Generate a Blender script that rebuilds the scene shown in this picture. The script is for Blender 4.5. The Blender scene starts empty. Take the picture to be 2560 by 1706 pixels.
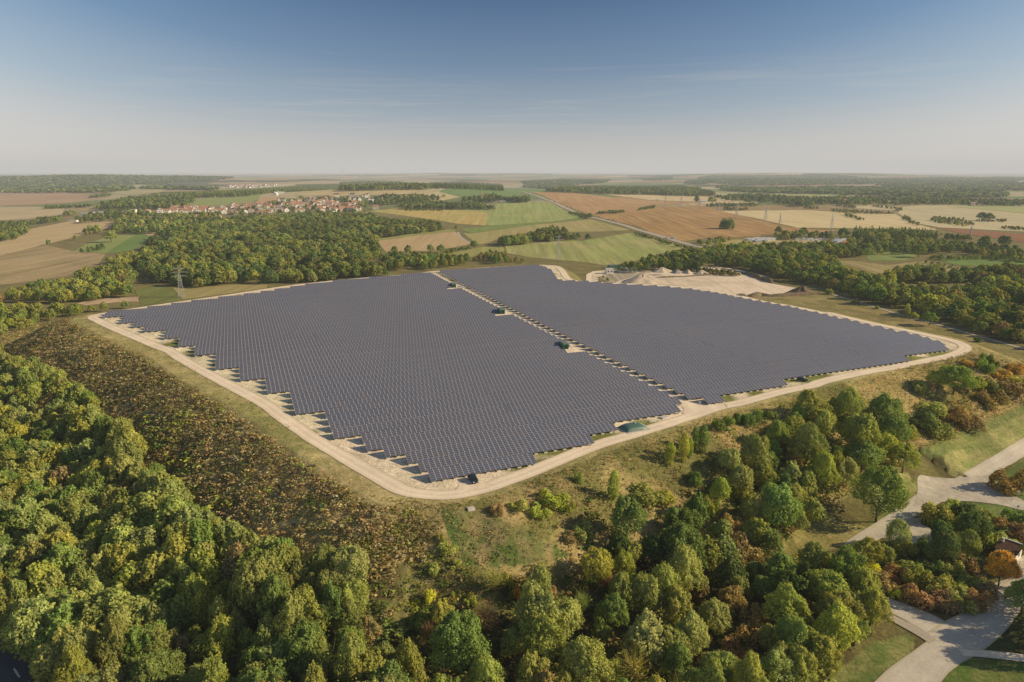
import bpy, bmesh, math, random
import numpy as np
from mathutils import Vector, Matrix
from mathutils.geometry import delaunay_2d_cdt
random.seed(7); RNG = np.random.default_rng(11)
S = bpy.context.scene; COL = S.collection
# ------------------------------------------------------------------ camera model (24 mm drone lens)
F, CX, CY, EYE, CAMZ = 1707., 1280., 853., 428., 100.
PITCH = math.atan((CY - EYE) / F); CP, SP = math.cos(PITCH), math.sin(PITCH)
SUN_EL, SUN_DIR = 26., (1.0, -0.02)
# photo regions studied: each letter turns a position in one enlarged crop into photo pixels
Z = lambda x0, y0, s: (lambda *q: [(x0 + x / s, y0 + y / s) for x, y in q])
ZA, ZB, ZC = Z(0, 380, 2.613), Z(850, 380, 2.613), Z(1660, 380, 2.613)
ZD, ZE, ZF = Z(0, 800, 1.731), Z(850, 1000, 2.221), Z(1660, 900, 1.9456)
ZG, ZH, ZI, ZJ, ZK = Z(180, 460, 4.706), Z(560, 450, 4.706), Z(1060, 450, 4.706), Z(1560, 450, 4.706), Z(2060, 450, 4.706)
ZL, ZM, ZR = Z(2060, 640, 4.706), Z(2060, 1180, 2.98), Z(1380, 640, 3.46)
Z3, Z4, Z5, Z6, Z7, Z8 = Z(620, 880, 4.126), Z(980, 1040, 5.8825), Z(1300, 820, 4.706), Z(1640, 900, 5.8825), Z(2060, 780, 5.8825), Z(1060, 650, 5.8825)
Z9 = Z(220, 760, 4.706)

def project(p):
    p = np.asarray(p, float); d = p - np.array([0, 0, CAMZ])
    f = d[..., 1] * CP - d[..., 2] * SP; dn = -d[..., 1] * SP - d[..., 2] * CP
    f = np.where(f < 1, 1, f)
    return np.stack([CX + F * d[..., 0] / f, CY + F * dn / f], -1)

def inside(pts, poly):
    x, y = pts[..., 0], pts[..., 1]; r = np.zeros(x.shape, bool); n = len(poly)
    for i in range(n):
        x1, y1 = poly[i]; x2, y2 = poly[(i + 1) % n]
        if y1 == y2: continue
        c = (y1 > y) != (y2 > y)
        r ^= c & (x < (x2 - x1) * (y - y1) / (y2 - y1) + x1)
    return r

def smooth_line(pts, step=2., closed=False):
    P_ = np.array(pts, float); n = len(P_); out = []
    for i in range(n if closed else n - 1):
        a = P_[(i - 1) % n] if closed or i > 0 else 2 * P_[0] - P_[1]
        b, c = P_[i], P_[(i + 1) % n]
        d = P_[(i + 2) % n] if closed or i + 2 < n else 2 * P_[-1] - P_[-2]
        k = max(1, int(np.linalg.norm(c - b) / step))
        for j in range(k):
            t = j / k
            out.append(.5 * ((2 * b) + (c - a) * t + (2 * a - 5 * b + 4 * c - d) * t * t + (3 * b - a - 3 * c + d) * t ** 3))
    if not closed: out.append(P_[-1])
    return np.array(out)

def hash2(ix, iy, k=0):
    h = np.sin(ix * 127.1 + iy * 311.7 + k * 74.7) * 43758.5453
    return h - np.floor(h)
def vnoise(x, y, k=0):
    ix, iy = np.floor(x), np.floor(y); fx, fy = x - ix, y - iy
    fx, fy = fx * fx * (3 - 2 * fx), fy * fy * (3 - 2 * fy)
    return (hash2(ix, iy, k) * (1 - fx) + hash2(ix + 1, iy, k) * fx) * (1 - fy) + (hash2(ix, iy + 1, k) * (1 - fx) + hash2(ix + 1, iy + 1, k) * fx) * fy

def hash3(ix, iy, iz):
    h = np.sin(ix * 127.1 + iy * 311.7 + iz * 74.7) * 43758.5453
    return h - np.floor(h)
def vnoise3(p, k=0.):
    p = p + k; i = np.floor(p); f = p - i; f = f * f * (3 - 2 * f); r = 0
    for a in (0, 1):
        for b in (0, 1):
            for c in (0, 1):
                w = (f[:, 0] if a else 1 - f[:, 0]) * (f[:, 1] if b else 1 - f[:, 1]) * (f[:, 2] if c else 1 - f[:, 2]); r = r + w * hash3(i[:, 0] + a, i[:, 1] + b, i[:, 2] + c)
    return r
# ------------------------------------------------------------------ terrain
ANG = math.radians(21.8); EU = np.array([math.cos(ANG), math.sin(ANG)]); EV = np.array([-math.sin(ANG), math.cos(ANG)])
PLAT = 20.
def uv2xy(u, v): return np.stack([np.asarray(u) * EU[0] + np.asarray(v) * EV[0], np.asarray(u) * EU[1] + np.asarray(v) * EV[1]], -1)
def xy2uv(p): p = np.asarray(p); return np.stack([p[..., 0] * EU[0] + p[..., 1] * EU[1], p[..., 0] * EV[0] + p[..., 1] * EV[1]], -1)
def flat(q, z=PLAT):
    u, v = (q[0] - CX) / F, (q[1] - CY) / F
    d = np.array([u, CP - v * SP, -SP - v * CP]); return d[:2] * ((CAMZ - z) / -d[2])

# perimeter track centre line: photo points on the plateau, hidden back part in plateau metres
loop = []
def addpx(pts, off, w): loop.extend([(*flat(q), off, w) for q in pts])
def adduv(pts, off, w): loop.extend([(*uv2xy(*q), off, w) for q in pts])
addpx(Z9((60, 150), (110, 195), (300, 285), (560, 395), (800, 495), (960, 555), (1080, 635), (1200, 705), (1500, 870), (1800, 1025), (2100, 1185)), 10, 50)
addpx(Z3((350, 665), (700, 905), (1000, 1085), (1300, 1260), (1600, 1425)), 9, 49)
addpx(Z4((250, 1080), (450, 1150), (650, 1170), (900, 1160), (1150, 1105), (1400, 1050), (1700, 945), (2000, 840)), 5, 46)
addpx(Z5((850, 1400), (1300, 1265), (1700, 1140), (2000, 1045)), 5, 44)
addpx(Z6((900, 700), (1200, 640), (1500, 560), (1900, 455), (2300, 378)), 5, 46)
addpx(Z7((0, 1020), (600, 890), (1000, 825), (1300, 765), (1650, 695)), 5, 50)
addpx(Z7((1850, 650), (2010, 590), (2080, 530), (2040, 480), (1900, 425), (1640, 365), (1080, 245), (700, 168), (200, 50), (0, 3)), 5, 55)
adduv([(312, 290), (310, 312), (304, 336), (303, 360), (297, 386), (282, 409), (258, 429), (240, 442)], 4, 40)
addpx(Z8((2140, 290), (2020, 150), (1900, 92)), 4, 30)
adduv([(236, 545), (200, 545), (150, 541), (130, 533), (80, 524), (35, 510), (-10, 484), (-50, 462), (-72, 449)], 3, 45)
LOOP = smooth_line(loop, 3., True)
def norm_out(L):
    t = np.roll(L, -1, 0) - np.roll(L, 1, 0); t /= np.linalg.norm(t, axis=1)[:, None]
    return np.stack([t[:, 1], -t[:, 0]], -1)
_a = .5 * np.sum(LOOP[:, 0] * np.roll(LOOP[:, 1], -1) - np.roll(LOOP[:, 0], -1) * LOOP[:, 1])
if _a < 0: LOOP = LOOP[::-1].copy()
NRM = norm_out(LOOP[:, :2])
CREST = LOOP[:, :2] + NRM * LOOP[:, 2:3]; CW = LOOP[:, 3]
CREST = CREST[::2]; CW = CW[::2]
CMIN, CMAX = CREST.min(0) - 80, CREST.max(0) + 80
def crest_dist(x, y):
    """signed distance to the plateau crest (negative inside) and slope width there"""
    P_ = np.stack([x, y], -1); best = np.full(x.shape, 1e9); w = np.full(x.shape, 40.)
    n = len(CREST)
    for i in range(n):
        a, b = CREST[i], CREST[(i + 1) % n]; ab = b - a; L2 = ab @ ab + 1e-9
        t = np.clip(((P_ - a) @ ab) / L2, 0, 1)
        q = P_ - a - t[..., None] * ab; d = q[..., 0] ** 2 + q[..., 1] ** 2
        m = d < best; best = np.where(m, d, best); w = np.where(m, CW[i], w)
    d = np.sqrt(best); return np.where(inside(P_, CREST), -d, d), w
HILLS = [(-330, 2450, 750, 620, 40, 0), (-3500, 6000, 1900, 1000, 52, .35), (4200, 10500, 2600, 1500, 75, 0), (-900, 14000, 3500, 1500, 60, 0),
         (2500, 6500, 1500, 900, 18, .2), (-1500, 3300, 500, 700, 14, 0), (900, 3300, 900, 600, 10, 0)]
def T(x, y):
    x = np.asarray(x, float); y = np.asarray(y, float); z = np.zeros(x.shape)
    for hx, hy, sx, sy, A, rot in HILLS:
        c, s = math.cos(rot), math.sin(rot); dx, dy = x - hx, y - hy
        z += A * np.exp(-((c * dx + s * dy) / sx) ** 2 - ((-s * dx + c * dy) / sy) ** 2)
    r = np.hypot(x, y); far = np.clip((r - 700) / 1500, 0, 1)
    z += far * 4 * (np.sin(x / 310 + .7) * np.sin(y / 430) + .6 * np.sin(x / 170 + y / 260))
    m = (x > CMIN[0]) & (x < CMAX[0]) & (y > CMIN[1]) & (y < CMAX[1])
    if m.any():
        xm, ym = x[m], y[m]; d, w = crest_dist(xm, ym)
        s = np.clip(d / w, 0, 1); k = .5 * s + .5 * s * s * (3 - 2 * s)
        uvp = xy2uv(np.stack([xm, ym], -1)); ins = np.clip(-d / 18, 0, 1)
        und = ins * (.28 * np.sin(uvp[:, 0] / 26 + 1) * np.sin(uvp[:, 1] / 45) + .1 * np.sin(uvp[:, 0] / 12 + uvp[:, 1] / 60))
        bump = np.clip(s * 6, 0, 1) * np.clip((1 - s) * 3, 0, 1) * (vnoise(xm / 9, ym / 9, 3) - .5) * 1.6
        z[m] = z[m] + (PLAT - z[m]) * (1 - k) + und + bump
    return z

def P(pts, lift=0.):
    """photo pixels -> points on the terrain (ray march)"""
    q = np.array(pts, float).reshape(-1, 2); u, v = (q[:, 0] - CX) / F, (q[:, 1] - CY) / F
    d = np.stack([u, CP - v * SP, -SP - v * CP], -1); d /= np.linalg.norm(d, axis=1)[:, None]
    t = np.full(len(q), 70.); hit = np.zeros(len(q), bool); lo = t.copy(); hi = t.copy()
    while not hit.all() and t.max() < 60000:
        nt = t * 1.012; p = np.array([0, 0, CAMZ]) + d * nt[:, None]
        under = (p[:, 2] < T(p[:, 0], p[:, 1]) + lift) & ~hit
        lo = np.where(under, t, lo); hi = np.where(under, nt, hi); hit |= under
        t = np.where(hit, t, nt)
        if (~hit).any() and t[~hit].min() > 50000: break
    lo = np.where(hit, lo, 40000); hi = np.where(hit, hi, 40000)
    for _ in range(14):
        md = (lo + hi) / 2; p = np.array([0, 0, CAMZ]) + d * md[:, None]
        un = p[:, 2] < T(p[:, 0], p[:, 1]) + lift
        hi = np.where(un, md, hi); lo = np.where(un, lo, md)
    p = np.array([0, 0, CAMZ]) + d * hi[:, None]; p[:, 2] = T(p[:, 0], p[:, 1]); return p
def P1(q): return P([q])[0]

# ------------------------------------------------------------------ node helpers, materials
def mat(name):
    m = bpy.data.materials.new(name); m.use_nodes = True; nt = m.node_tree; nt.nodes.clear(); return m, nt
def N(nt, t, **k):
    n = nt.nodes.new(t)
    for a, b in k.items():
        if a.startswith('i_'): n.inputs[int(a[2:]) if a[2:].isdigit() else a[2:]].default_value = b
        else: setattr(n, a, b)
    return n
def lk(nt, a, b): nt.links.new(a, b)
def rgba(c): return (c[0], c[1], c[2], 1)
def math_(nt, op, a, b=None, c=None):
    n = N(nt, 'ShaderNodeMath', operation=op)
    for i, v in enumerate((a, b, c)):
        if v is None: continue
        if isinstance(v, (int, float)): n.inputs[i].default_value = v
        else: lk(nt, v, n.inputs[i])
    return n.outputs[0]
def mixc(nt, f, a, b, mode='MIX'):
    n = N(nt, 'ShaderNodeMix', data_type='RGBA', blend_type=mode)
    for i, v in ((0, f), (6, a), (7, b)):
        if isinstance(v, (int, float)): n.inputs[i].default_value = v
        elif isinstance(v, tuple): n.inputs[i].default_value = rgba(v)
        else: lk(nt, v, n.inputs[i])
    return n.outputs[2]
def noise(nt, vec, scale, detail=4, rough=.6, dist=0.):
    n = N(nt, 'ShaderNodeTexNoise'); n.inputs['Scale'].default_value = scale; n.inputs['Detail'].default_value = detail
    n.inputs['Roughness'].default_value = rough; n.inputs['Distortion'].default_value = dist
    if vec is not None: lk(nt, vec, n.inputs['Vector'])
    return n.outputs['Fac']
def ramp(nt, f, lo, hi, a=0., b=1.):
    n = N(nt, 'ShaderNodeMapRange'); lk(nt, f, n.inputs[0])
    for i, v in enumerate((lo, hi, a, b)): n.inputs[1 + i].default_value = v
    return n.outputs[0]
def bsdf(nt, color, rough=.9, spec=.2, bump=None, bstr=.3, bdist=.2, metal=0.):
    b = N(nt, 'ShaderNodeBsdfPrincipled'); o = N(nt, 'ShaderNodeOutputMaterial')
    if isinstance(color, tuple): b.inputs['Base Color'].default_value = rgba(color)
    else: lk(nt, color, b.inputs['Base Color'])
    b.inputs['Roughness'].default_value = rough; b.inputs['Specular IOR Level'].default_value = spec; b.inputs['Metallic'].default_value = metal
    if bump is not None:
        bp = N(nt, 'ShaderNodeBump'); bp.inputs['Strength'].default_value = bstr; bp.inputs['Distance'].default_value = bdist
        lk(nt, bump, bp.inputs['Height']); lk(nt, bp.outputs[0], b.inputs['Normal'])
    lk(nt, b.outputs[0], o.inputs[0]); return b
def pos(nt): return N(nt, 'ShaderNodeNewGeometry').outputs['Position']
def mapping(nt, vec, rot=0., scale=(1, 1, 1)):
    n = N(nt, 'ShaderNodeMapping'); n.inputs['Rotation'].default_value = (0, 0, rot); n.inputs['Scale'].default_value = scale
    lk(nt, vec, n.inputs[0]); return n.outputs[0]

def m_plain(name, c, rough=.8, var=.25, scale=1.2, spec=.2, metal=0.):
    m, nt = mat(name); f = noise(nt, N(nt, 'ShaderNodeTexCoord').outputs['Object'], scale, 5)
    g = ramp(nt, f, .3, .7, 1 - var, 1 + var)
    v = N(nt, 'ShaderNodeVectorMath', operation='SCALE'); v.inputs[0].default_value = c; lk(nt, g, v.inputs['Scale'])
    bsdf(nt, v.outputs[0], rough, spec, metal=metal); return m
def m_ground():
    m, nt = mat('ground'); p = pos(nt)
    a = N(nt, 'ShaderNodeAttribute', attribute_name='tint').outputs['Color']
    n1 = noise(nt, p, .9, 6, .75); n2 = noise(nt, p, .06, 5, .65); n3 = noise(nt, p, .012, 4, .6)
    k = math_(nt, 'MULTIPLY', ramp(nt, n1, .25, .75, .45, 1.55), ramp(nt, n2, .25, .75, .7, 1.3))
    v = N(nt, 'ShaderNodeVectorMath', operation='SCALE'); lk(nt, a, v.inputs[0]); lk(nt, k, v.inputs['Scale'])
    c = mixc(nt, ramp(nt, n3, .4, .65, 0, .35), v.outputs[0], mixc(nt, 1., v.outputs[0], (.85, 1.02, .75), 'MULTIPLY'))
    bsdf(nt, c, 1., .05, n1, .6, .5); return m
def m_field(name, c1, c2, ang=0., width=6., contrast=.35, patch=.02, c3=None, pw=.6):
    m, nt = mat(name); p = pos(nt)
    q = mapping(nt, p, ang, (1 / width, .004, .004))
    st = noise(nt, q, 1., 3, .7)
    q2 = mapping(nt, p, ang, (1 / (width * 7), .0015, .0015)); s2 = noise(nt, q2, 1., 3, .6)
    n2 = noise(nt, p, patch, 5, .65, .6); n1 = noise(nt, p, .35, 5, .7)
    c = mixc(nt, ramp(nt, s2, .3, .7), c1, c2)
    if c3: c = mixc(nt, ramp(nt, n2, .48, .68, 0, pw), c, c3)
    k = math_(nt, 'MULTIPLY', ramp(nt, st, .3, .7, 1 - contrast, 1 + contrast), ramp(nt, n1, .25, .75, .75, 1.25))
    v = N(nt, 'ShaderNodeVectorMath', operation='SCALE'); lk(nt, c, v.inputs[0]); lk(nt, k, v.inputs['Scale'])
    bsdf(nt, v.outputs[0], 1., .05, n1, .3, .3); return m
def m_track(name, c, edge, track=.25, dark=(0, 0, 0)):
    m, nt = mat(name); p = pos(nt); u = N(nt, 'ShaderNodeUVMap', uv_map='UVMap'); sx = N(nt, 'ShaderNodeSeparateXYZ'); lk(nt, u.outputs[0], sx.inputs[0])
    n1 = noise(nt, p, 1.3, 6, .75); n2 = noise(nt, p, .12, 4, .6)
    x = math_(nt, 'ABSOLUTE', math_(nt, 'SUBTRACT', sx.outputs[0], .5))          # 0 centre, .5 edge
    wob = math_(nt, 'ADD', x, math_(nt, 'MULTIPLY', math_(nt, 'SUBTRACT', n2, .5), .12))
    tr = math_(nt, 'MULTIPLY', ramp(nt, math_(nt, 'ABSOLUTE', math_(nt, 'SUBTRACT', wob, .2)), .03, .12, 1, 0), track)
    e = ramp(nt, math_(nt, 'ADD', wob, math_(nt, 'MULTIPLY', math_(nt, 'SUBTRACT', n1, .5), .2)), .42, .5, 0, .85)
    k = math_(nt, 'MULTIPLY', ramp(nt, n1, .25, .75, .82, 1.15), math_(nt, 'ADD', ramp(nt, n2, .3, .7, .88, 1.06), tr))
    v = N(nt, 'ShaderNodeVectorMath', operation='SCALE'); v.inputs[0].default_value = c; lk(nt, k, v.inputs['Scale'])
    bsdf(nt, mixc(nt, e, v.outputs[0], edge), 1., .08, n1, .3, .1); return m
def m_foliage(name='foliage', trans=.3):
    m, nt = mat(name)
    a = N(nt, 'ShaderNodeAttribute', attribute_name='tint').outputs['Color']; oc = N(nt, 'ShaderNodeObjectInfo').outputs['Color']
    c = mixc(nt, 1., a, oc, 'MULTIPLY')
    d = N(nt, 'ShaderNodeBsdfDiffuse'); t = N(nt, 'ShaderNodeBsdfTranslucent'); mx = N(nt, 'ShaderNodeMixShader', i_0=trans)
    lk(nt, c, d.inputs[0]); lk(nt, mixc(nt, 1., c, (1.3, 1.25, .6), 'MULTIPLY'), t.inputs[0]); lk(nt, d.outputs[0], mx.inputs[1]); lk(nt, t.outputs[0], mx.inputs[2])
    o = N(nt, 'ShaderNodeOutputMaterial'); lk(nt, mx.outputs[0], o.inputs[0]); return m
def m_panel():
    m, nt = mat('solar_glass'); u = N(nt, 'ShaderNodeUVMap', uv_map='UVMap'); sx = N(nt, 'ShaderNodeSeparateXYZ'); lk(nt, u.outputs[0], sx.inputs[0])
    def line(o, w):
        f = math_(nt, 'FRACT', o); return math_(nt, 'GREATER_THAN', math_(nt, 'ABSOLUTE', math_(nt, 'SUBTRACT', f, .5)), .5 - w)
    lx, ly = line(sx.outputs[0], .046), line(sx.outputs[1], .07)
    wn = N(nt, 'ShaderNodeTexWhiteNoise', noise_dimensions='3D'); cmb = N(nt, 'ShaderNodeCombineXYZ')
    lk(nt, math_(nt, 'FLOOR', sx.outputs[0]), cmb.inputs[0]); lk(nt, math_(nt, 'FLOOR', sx.outputs[1]), cmb.inputs[1])
    lk(nt, math_(nt, 'MULTIPLY', N(nt, 'ShaderNodeObjectInfo').outputs['Random'], 91.), cmb.inputs[2]); lk(nt, cmb.outputs[0], wn.inputs[0])
    r = wn.outputs['Value']
    cell = mixc(nt, r, (.080, .094, .142), (.104, .115, .164))
    cell = mixc(nt, ramp(nt, r, .90, .97), cell, (.13, .108, .118))
    big = noise(nt, pos(nt), .02, 3)
    cell = mixc(nt, ramp(nt, big, .35, .65, 0, .35), cell, (.115, .108, .128))
    c = mixc(nt, math_(nt, 'MULTIPLY', ly, .85), cell, (.44, .41, .42)); c = mixc(nt, math_(nt, 'MULTIPLY', lx, .75), c, (.60, .56, .56))
    b = bsdf(nt, c, .3, .85); b.inputs['Coat Weight'].default_value = 0.; return m

M = {}
M['ground'] = m_ground(); M['foliage'] = m_foliage(); M['panel'] = m_panel()
M['sand_track'] = m_track('sand_track', (.90, .735, .55), (.40, .31, .17), .12)
M['asphalt'] = m_track('worn_asphalt', (.64, .565, .46), (.50, .42, .27), .06)
M['asphalt_flat'] = m_field('asphalt_flat', (.64, .565, .46), (.56, .49, .40), .6, 3, .10, .09, (.42, .36, .28), .75)
M['dark_asphalt'] = m_track('dark_asphalt', (.10, .115, .13), (.11, .105, .07), .1)
M['grey_road'] = m_track('grey_road', (.50, .43, .35), (.36, .30, .17), .1)
M['bark'] = m_plain('bark', (.10, .08, .055), .95)
M['white_wall'] = m_plain('white_wall', (.84, .79, .71), .85, .1)
M['cream_wall'] = m_plain('cream_wall', (.55, .47, .37), .85, .12)
M['roof_red'] = m_plain('roof_red', (.43, .235, .145), .9, .3, .8)
M['roof_brown'] = m_plain('roof_brown', (.20, .11, .07), .9, .3, .8)
M['roof_grey'] = m_plain('roof_grey', (.25, .25, .26), .8, .2)
M['roof_white'] = m_plain('roof_white', (.7, .68, .66), .7, .1)
M['window'] = m_plain('window', (.05, .06, .08), .2, .1, spec=.6)
M['green_paint'] = m_plain('green_paint', (.105, .25, .16), .55, .12)
M['green_roof'] = m_plain('green_roof', (.19, .21, .21), .6, .12)
M['green_dark'] = m_plain('green_dark', (.012, .04, .03), .6, .1)
M['concrete'] = m_plain('concrete', (.62, .57, .50), .9, .2)
M['steel'] = m_plain('steel', (.42, .42, .42), .5, .1, metal=.3)
M['galv'] = m_plain('galvanised', (.5, .5, .49), .5, .1, metal=.2)
M['frame_dark'] = m_plain('frame_grey', (.22, .21, .21), .6, .1)
M['car_dark'] = m_plain('car_paint_dark', (.022, .028, .042), .25, .1, spec=.6)
M['car_white'] = m_plain('car_paint_white', (.75, .75, .74), .3, .05, spec=.5)
M['car_grey'] = m_plain('car_paint_grey', (.28, .29, .3), .3, .05, spec=.5)
M['car_red'] = m_plain('car_paint_red', (.4, .05, .03), .3, .05, spec=.5)
M['glass'] = m_plain('car_glass', (.02, .025, .03), .08, .05, spec=.8)
M['tyre'] = m_plain('tyre', (.015, .015, .015), .9)
M['lamp_white'] = m_plain('lamp_glass', (.7, .72, .75), .15, .05, spec=.7)
M['lamp_red'] = m_plain('tail_lamp', (.45, .02, .02), .3, .05)
M['sand'] = m_plain('sand', (.60, .49, .37), 1., .18, .25)
M['grey_sand'] = m_plain('grey_sand', (.36, .31, .27), 1., .18, .25)
M['earth'] = m_plain('earth', (.20, .145, .085), 1., .35, .3)
M['rust'] = m_plain('rust_roof', (.11, .06, .04), .9, .4, 1.)
M['paint_white'] = m_plain('white_paint', (.78, .78, .76), .7, .08)
M['tank'] = m_plain('tank_fabric', (.085, .16, .13), .45, .15, .6, spec=.45)

# ------------------------------------------------------------------ object helpers
def tag(o, label=None, cat=None, group=None, kind=None):
    if label: o['label'] = label
    if cat: o['category'] = cat
    if group: o['group'] = group
    if kind: o['kind'] = kind
    return o
def link(o, parent=None):
    COL.objects.link(o)
    if parent is not None: o.parent = parent
    return o
def empty(name, loc, rz=0., **k):
    o = bpy.data.objects.new(name, None); o.location = loc; o.rotation_euler = (0, 0, rz); o.empty_display_size = .5; link(o); return tag(o, **k)
def np_mesh(name, V, Q, mats, tint=None, uv=None, smooth=False, midx=None):
    """V (n,3), Q (m,3|4) -> mesh, fast"""
    V = np.asarray(V, np.float32); Q = np.asarray(Q, np.int32); k = Q.shape[1]; me = bpy.data.meshes.new(name)
    me.vertices.add(len(V)); me.vertices.foreach_set('co', V.ravel()); me.loops.add(Q.size); me.loops.foreach_set('vertex_index', Q.ravel())
    me.polygons.add(len(Q)); me.polygons.foreach_set('loop_start', np.arange(0, Q.size, k, dtype=np.int32)); me.polygons.foreach_set('loop_total', np.full(len(Q), k, np.int32))
    if midx is not None: me.polygons.foreach_set('material_index', np.asarray(midx, np.int32))
    me.polygons.foreach_set('use_smooth', np.full(len(Q), smooth, bool))
    if tint is not None:
        a = me.color_attributes.new('tint', 'FLOAT_COLOR', 'POINT'); c = np.ones((len(V), 4), np.float32); c[:, :3] = tint; a.data.foreach_set('color', c.ravel())
    if uv is not None:
        l = me.uv_layers.new(name='UVMap'); l.data.foreach_set('uv', np.asarray(uv, np.float32)[Q.ravel()].ravel())
    for m in (mats if isinstance(mats, (list, tuple)) else [mats]): me.materials.append(m)
    me.update(calc_edges=True); return me
def obj(name, me, parent=None, loc=None, rz=None):
    o = bpy.data.objects.new(name, me)
    if loc is not None: o.location = loc
    if rz is not None: o.rotation_euler = (0, 0, rz)
    return link(o, parent)
class MB:
    """collects boxes, bars, prisms; builds one mesh"""
    def __init__(s): s.V = []; s.F = []; s.mi = []
    def add(s, vs, fs, m=0):
        b = len(s.V); s.V += [tuple(v) for v in vs]; s.F += [tuple(i + b for i in f) for f in fs]; s.mi += [m] * len(fs); return s
    def box(s, c, d, m=0, rz=0., taper=1.):
        x, y, z = d[0] / 2, d[1] / 2, d[2] / 2; co, si = math.cos(rz), math.sin(rz); vs = []
        for k, (a, b, e) in enumerate([(-1, -1, -1), (1, -1, -1), (1, 1, -1), (-1, 1, -1), (-1, -1, 1), (1, -1, 1), (1, 1, 1), (-1, 1, 1)]):
            t = taper if e > 0 else 1.; px, py = a * x * t, b * y * t
            vs.append((c[0] + px * co - py * si, c[1] + px * si + py * co, c[2] + e * z))
        return s.add(vs, [(0, 3, 2, 1), (4, 5, 6, 7), (0, 1, 5, 4), (1, 2, 6, 5), (2, 3, 7, 6), (3, 0, 4, 7)], m)
    def bar(s, a, b, r, m=0, n=4, r2=None):
        a, b = Vector(a), Vector(b); d = (b - a).normalized(); u = d.orthogonal().normalized(); w = d.cross(u); r2 = r if r2 is None else r2; vs = []
        for p_, rr in ((a, r), (b, r2)):
            for i in range(n): t = 2 * math.pi * i / n + .785; vs.append(p_ + (u * math.cos(t) + w * math.sin(t)) * rr)
        fs = [(i, (i + 1) % n, n + (i + 1) % n, n + i) for i in range(n)] + [tuple(range(n - 1, -1, -1)), tuple(range(n, 2 * n))]
        return s.add(vs, fs, m)
    def mesh(s, name, mats, smooth=False):
        me = bpy.data.meshes.new(name); me.from_pydata(s.V, [], s.F)
        for m in (mats if isinstance(mats, (list, tuple)) else [mats]): me.materials.append(m)
        me.polygons.foreach_set('material_index', np.array(s.mi, np.int32))
        if smooth: me.polygons.foreach_set('use_smooth', np.ones(len(s.F), bool))
        me.update(); return me
# ------------------------------------------------------------------ ground sheet
rs = np.concatenate([np.geomspace(35, 800, 560, endpoint=False), np.geomspace(800, 60000, 340)])
az = np.radians(np.linspace(-58, 58, 900))
RR, AA = np.meshgrid(rs, az, indexing='ij')
GX, GY = RR * np.sin(AA), RR * np.cos(AA); GZ = T(GX, GY)
GP = np.stack([GX, GY, GZ], -1); GPX = project(GP)
tint = np.zeros(GP.shape); tint[:] = (.24, .20, .085)
# far plain: patchwork of fields
pal = np.array([(.30, .23, .13), (.20, .20, .08), (.24, .14, .08), (.34, .28, .17), (.12, .16, .06), (.26, .19, .11), (.15, .17, .07), (.07, .075, .035), (.08, .085, .04), (.30, .25, .15)])
wx, wy = GX + 60 * np.sin(GY / 500), GY + 80 * np.sin(GX / 600)
ca, sa = math.cos(.3), math.sin(.3); ux, uy = (wx * ca + wy * sa) / 520, (-wx * sa + wy * ca) / 420
bi, bj = np.floor(ux), np.floor(uy); bd = np.full(GX.shape, 1e9); bh = np.zeros(GX.shape)
for di in (-1, 0, 1):
    for dj in (-1, 0, 1):
        i, j = bi + di, bj + dj; px_, py_ = i + .15 + .7 * hash2(i, j, 1), j + .15 + .7 * hash2(i, j, 2)
        d = np.abs(ux - px_) + np.abs(uy - py_) * 1.1; h = hash2(i, j, 5); m = d < bd; bd = np.where(m, d, bd); bh = np.where(m, h, bh)
patch = 1.6 * pal[np.clip((bh * len(pal)).astype(int), 0, len(pal) - 1)]
k = np.clip((RR - 1500) / 700, 0, 1)[..., None]; tint = tint * (1 - k) + patch * k
# near ground regions (seen from above)
D_, W_ = np.full(GX.shape, 1e3), np.zeros(GX.shape)
mm = (GX > CMIN[0]) & (GX < CMAX[0]) & (GY > CMIN[1]) & (GY < CMAX[1])
D_[mm], W_[mm] = crest_dist(GX[mm], GY[mm])
near = (RR < 900)
# from here on heights come from the sheet itself
_l0, _l1, _l2 = math.log(35), math.log(800), math.log(60000)
def grid_at(G, x, y):
    x = np.asarray(x, float); y = np.asarray(y, float); r = np.clip(np.hypot(x, y), 35.001, 59900); l = np.log(r)
    fi = np.where(r < 800, (l - _l0) / (_l1 - _l0) * 560, 560 + (l - _l1) / (_l2 - _l1) * 339); fj = np.clip((np.degrees(np.arctan2(x, y)) + 58) / 116 * 899, 0, 898.99)
    i, j = np.clip(fi.astype(int), 0, len(rs) - 2), fj.astype(int); a, b = np.clip(fi - i, 0, 1), fj - j
    return (G[i, j] * (1 - b) + G[i, j + 1] * b) * (1 - a) + (G[i + 1, j] * (1 - b) + G[i + 1, j + 1] * b) * a
def T(x, y): return grid_at(GZ, x, y)
def crest_dist(x, y): return grid_at(D_, x, y), None
n_a = vnoise(GX / 7, GY / 7, 1); n_b = vnoise(GX / 2.2, GY / 2.2, 2); n_c = vnoise(GX / 24, GY / 24, 4)
def paint(mask, c1, c2, n, lo=.35, hi=.65):
    t = np.clip((n - lo) / (hi - lo), 0, 1)[..., None]; c = np.array(c1) * (1 - t) + np.array(c2) * t; tint[mask] = c[mask]
def pxmask(poly, extra=None):
    m = inside(GPX, poly) & (RR < 3000); return m if extra is None else m & extra
wood_floor = (.045, .042, .018)
paint(near & (D_ > 0) & (GY < 420), (.14, .12, .05), (.22, .19, .075), n_a)
LS = ZD((0, 60), (300, -10), (520, 90), (760, 190), (1000, 330), (1250, 470), (1558, 640)) + [(1010, 1260), (1100, 1320), (1040, 1400), (900, 1430), (780, 1560), (300, 1400), (0, 1200), (-300, 1100), (-300, 850)]
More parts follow.
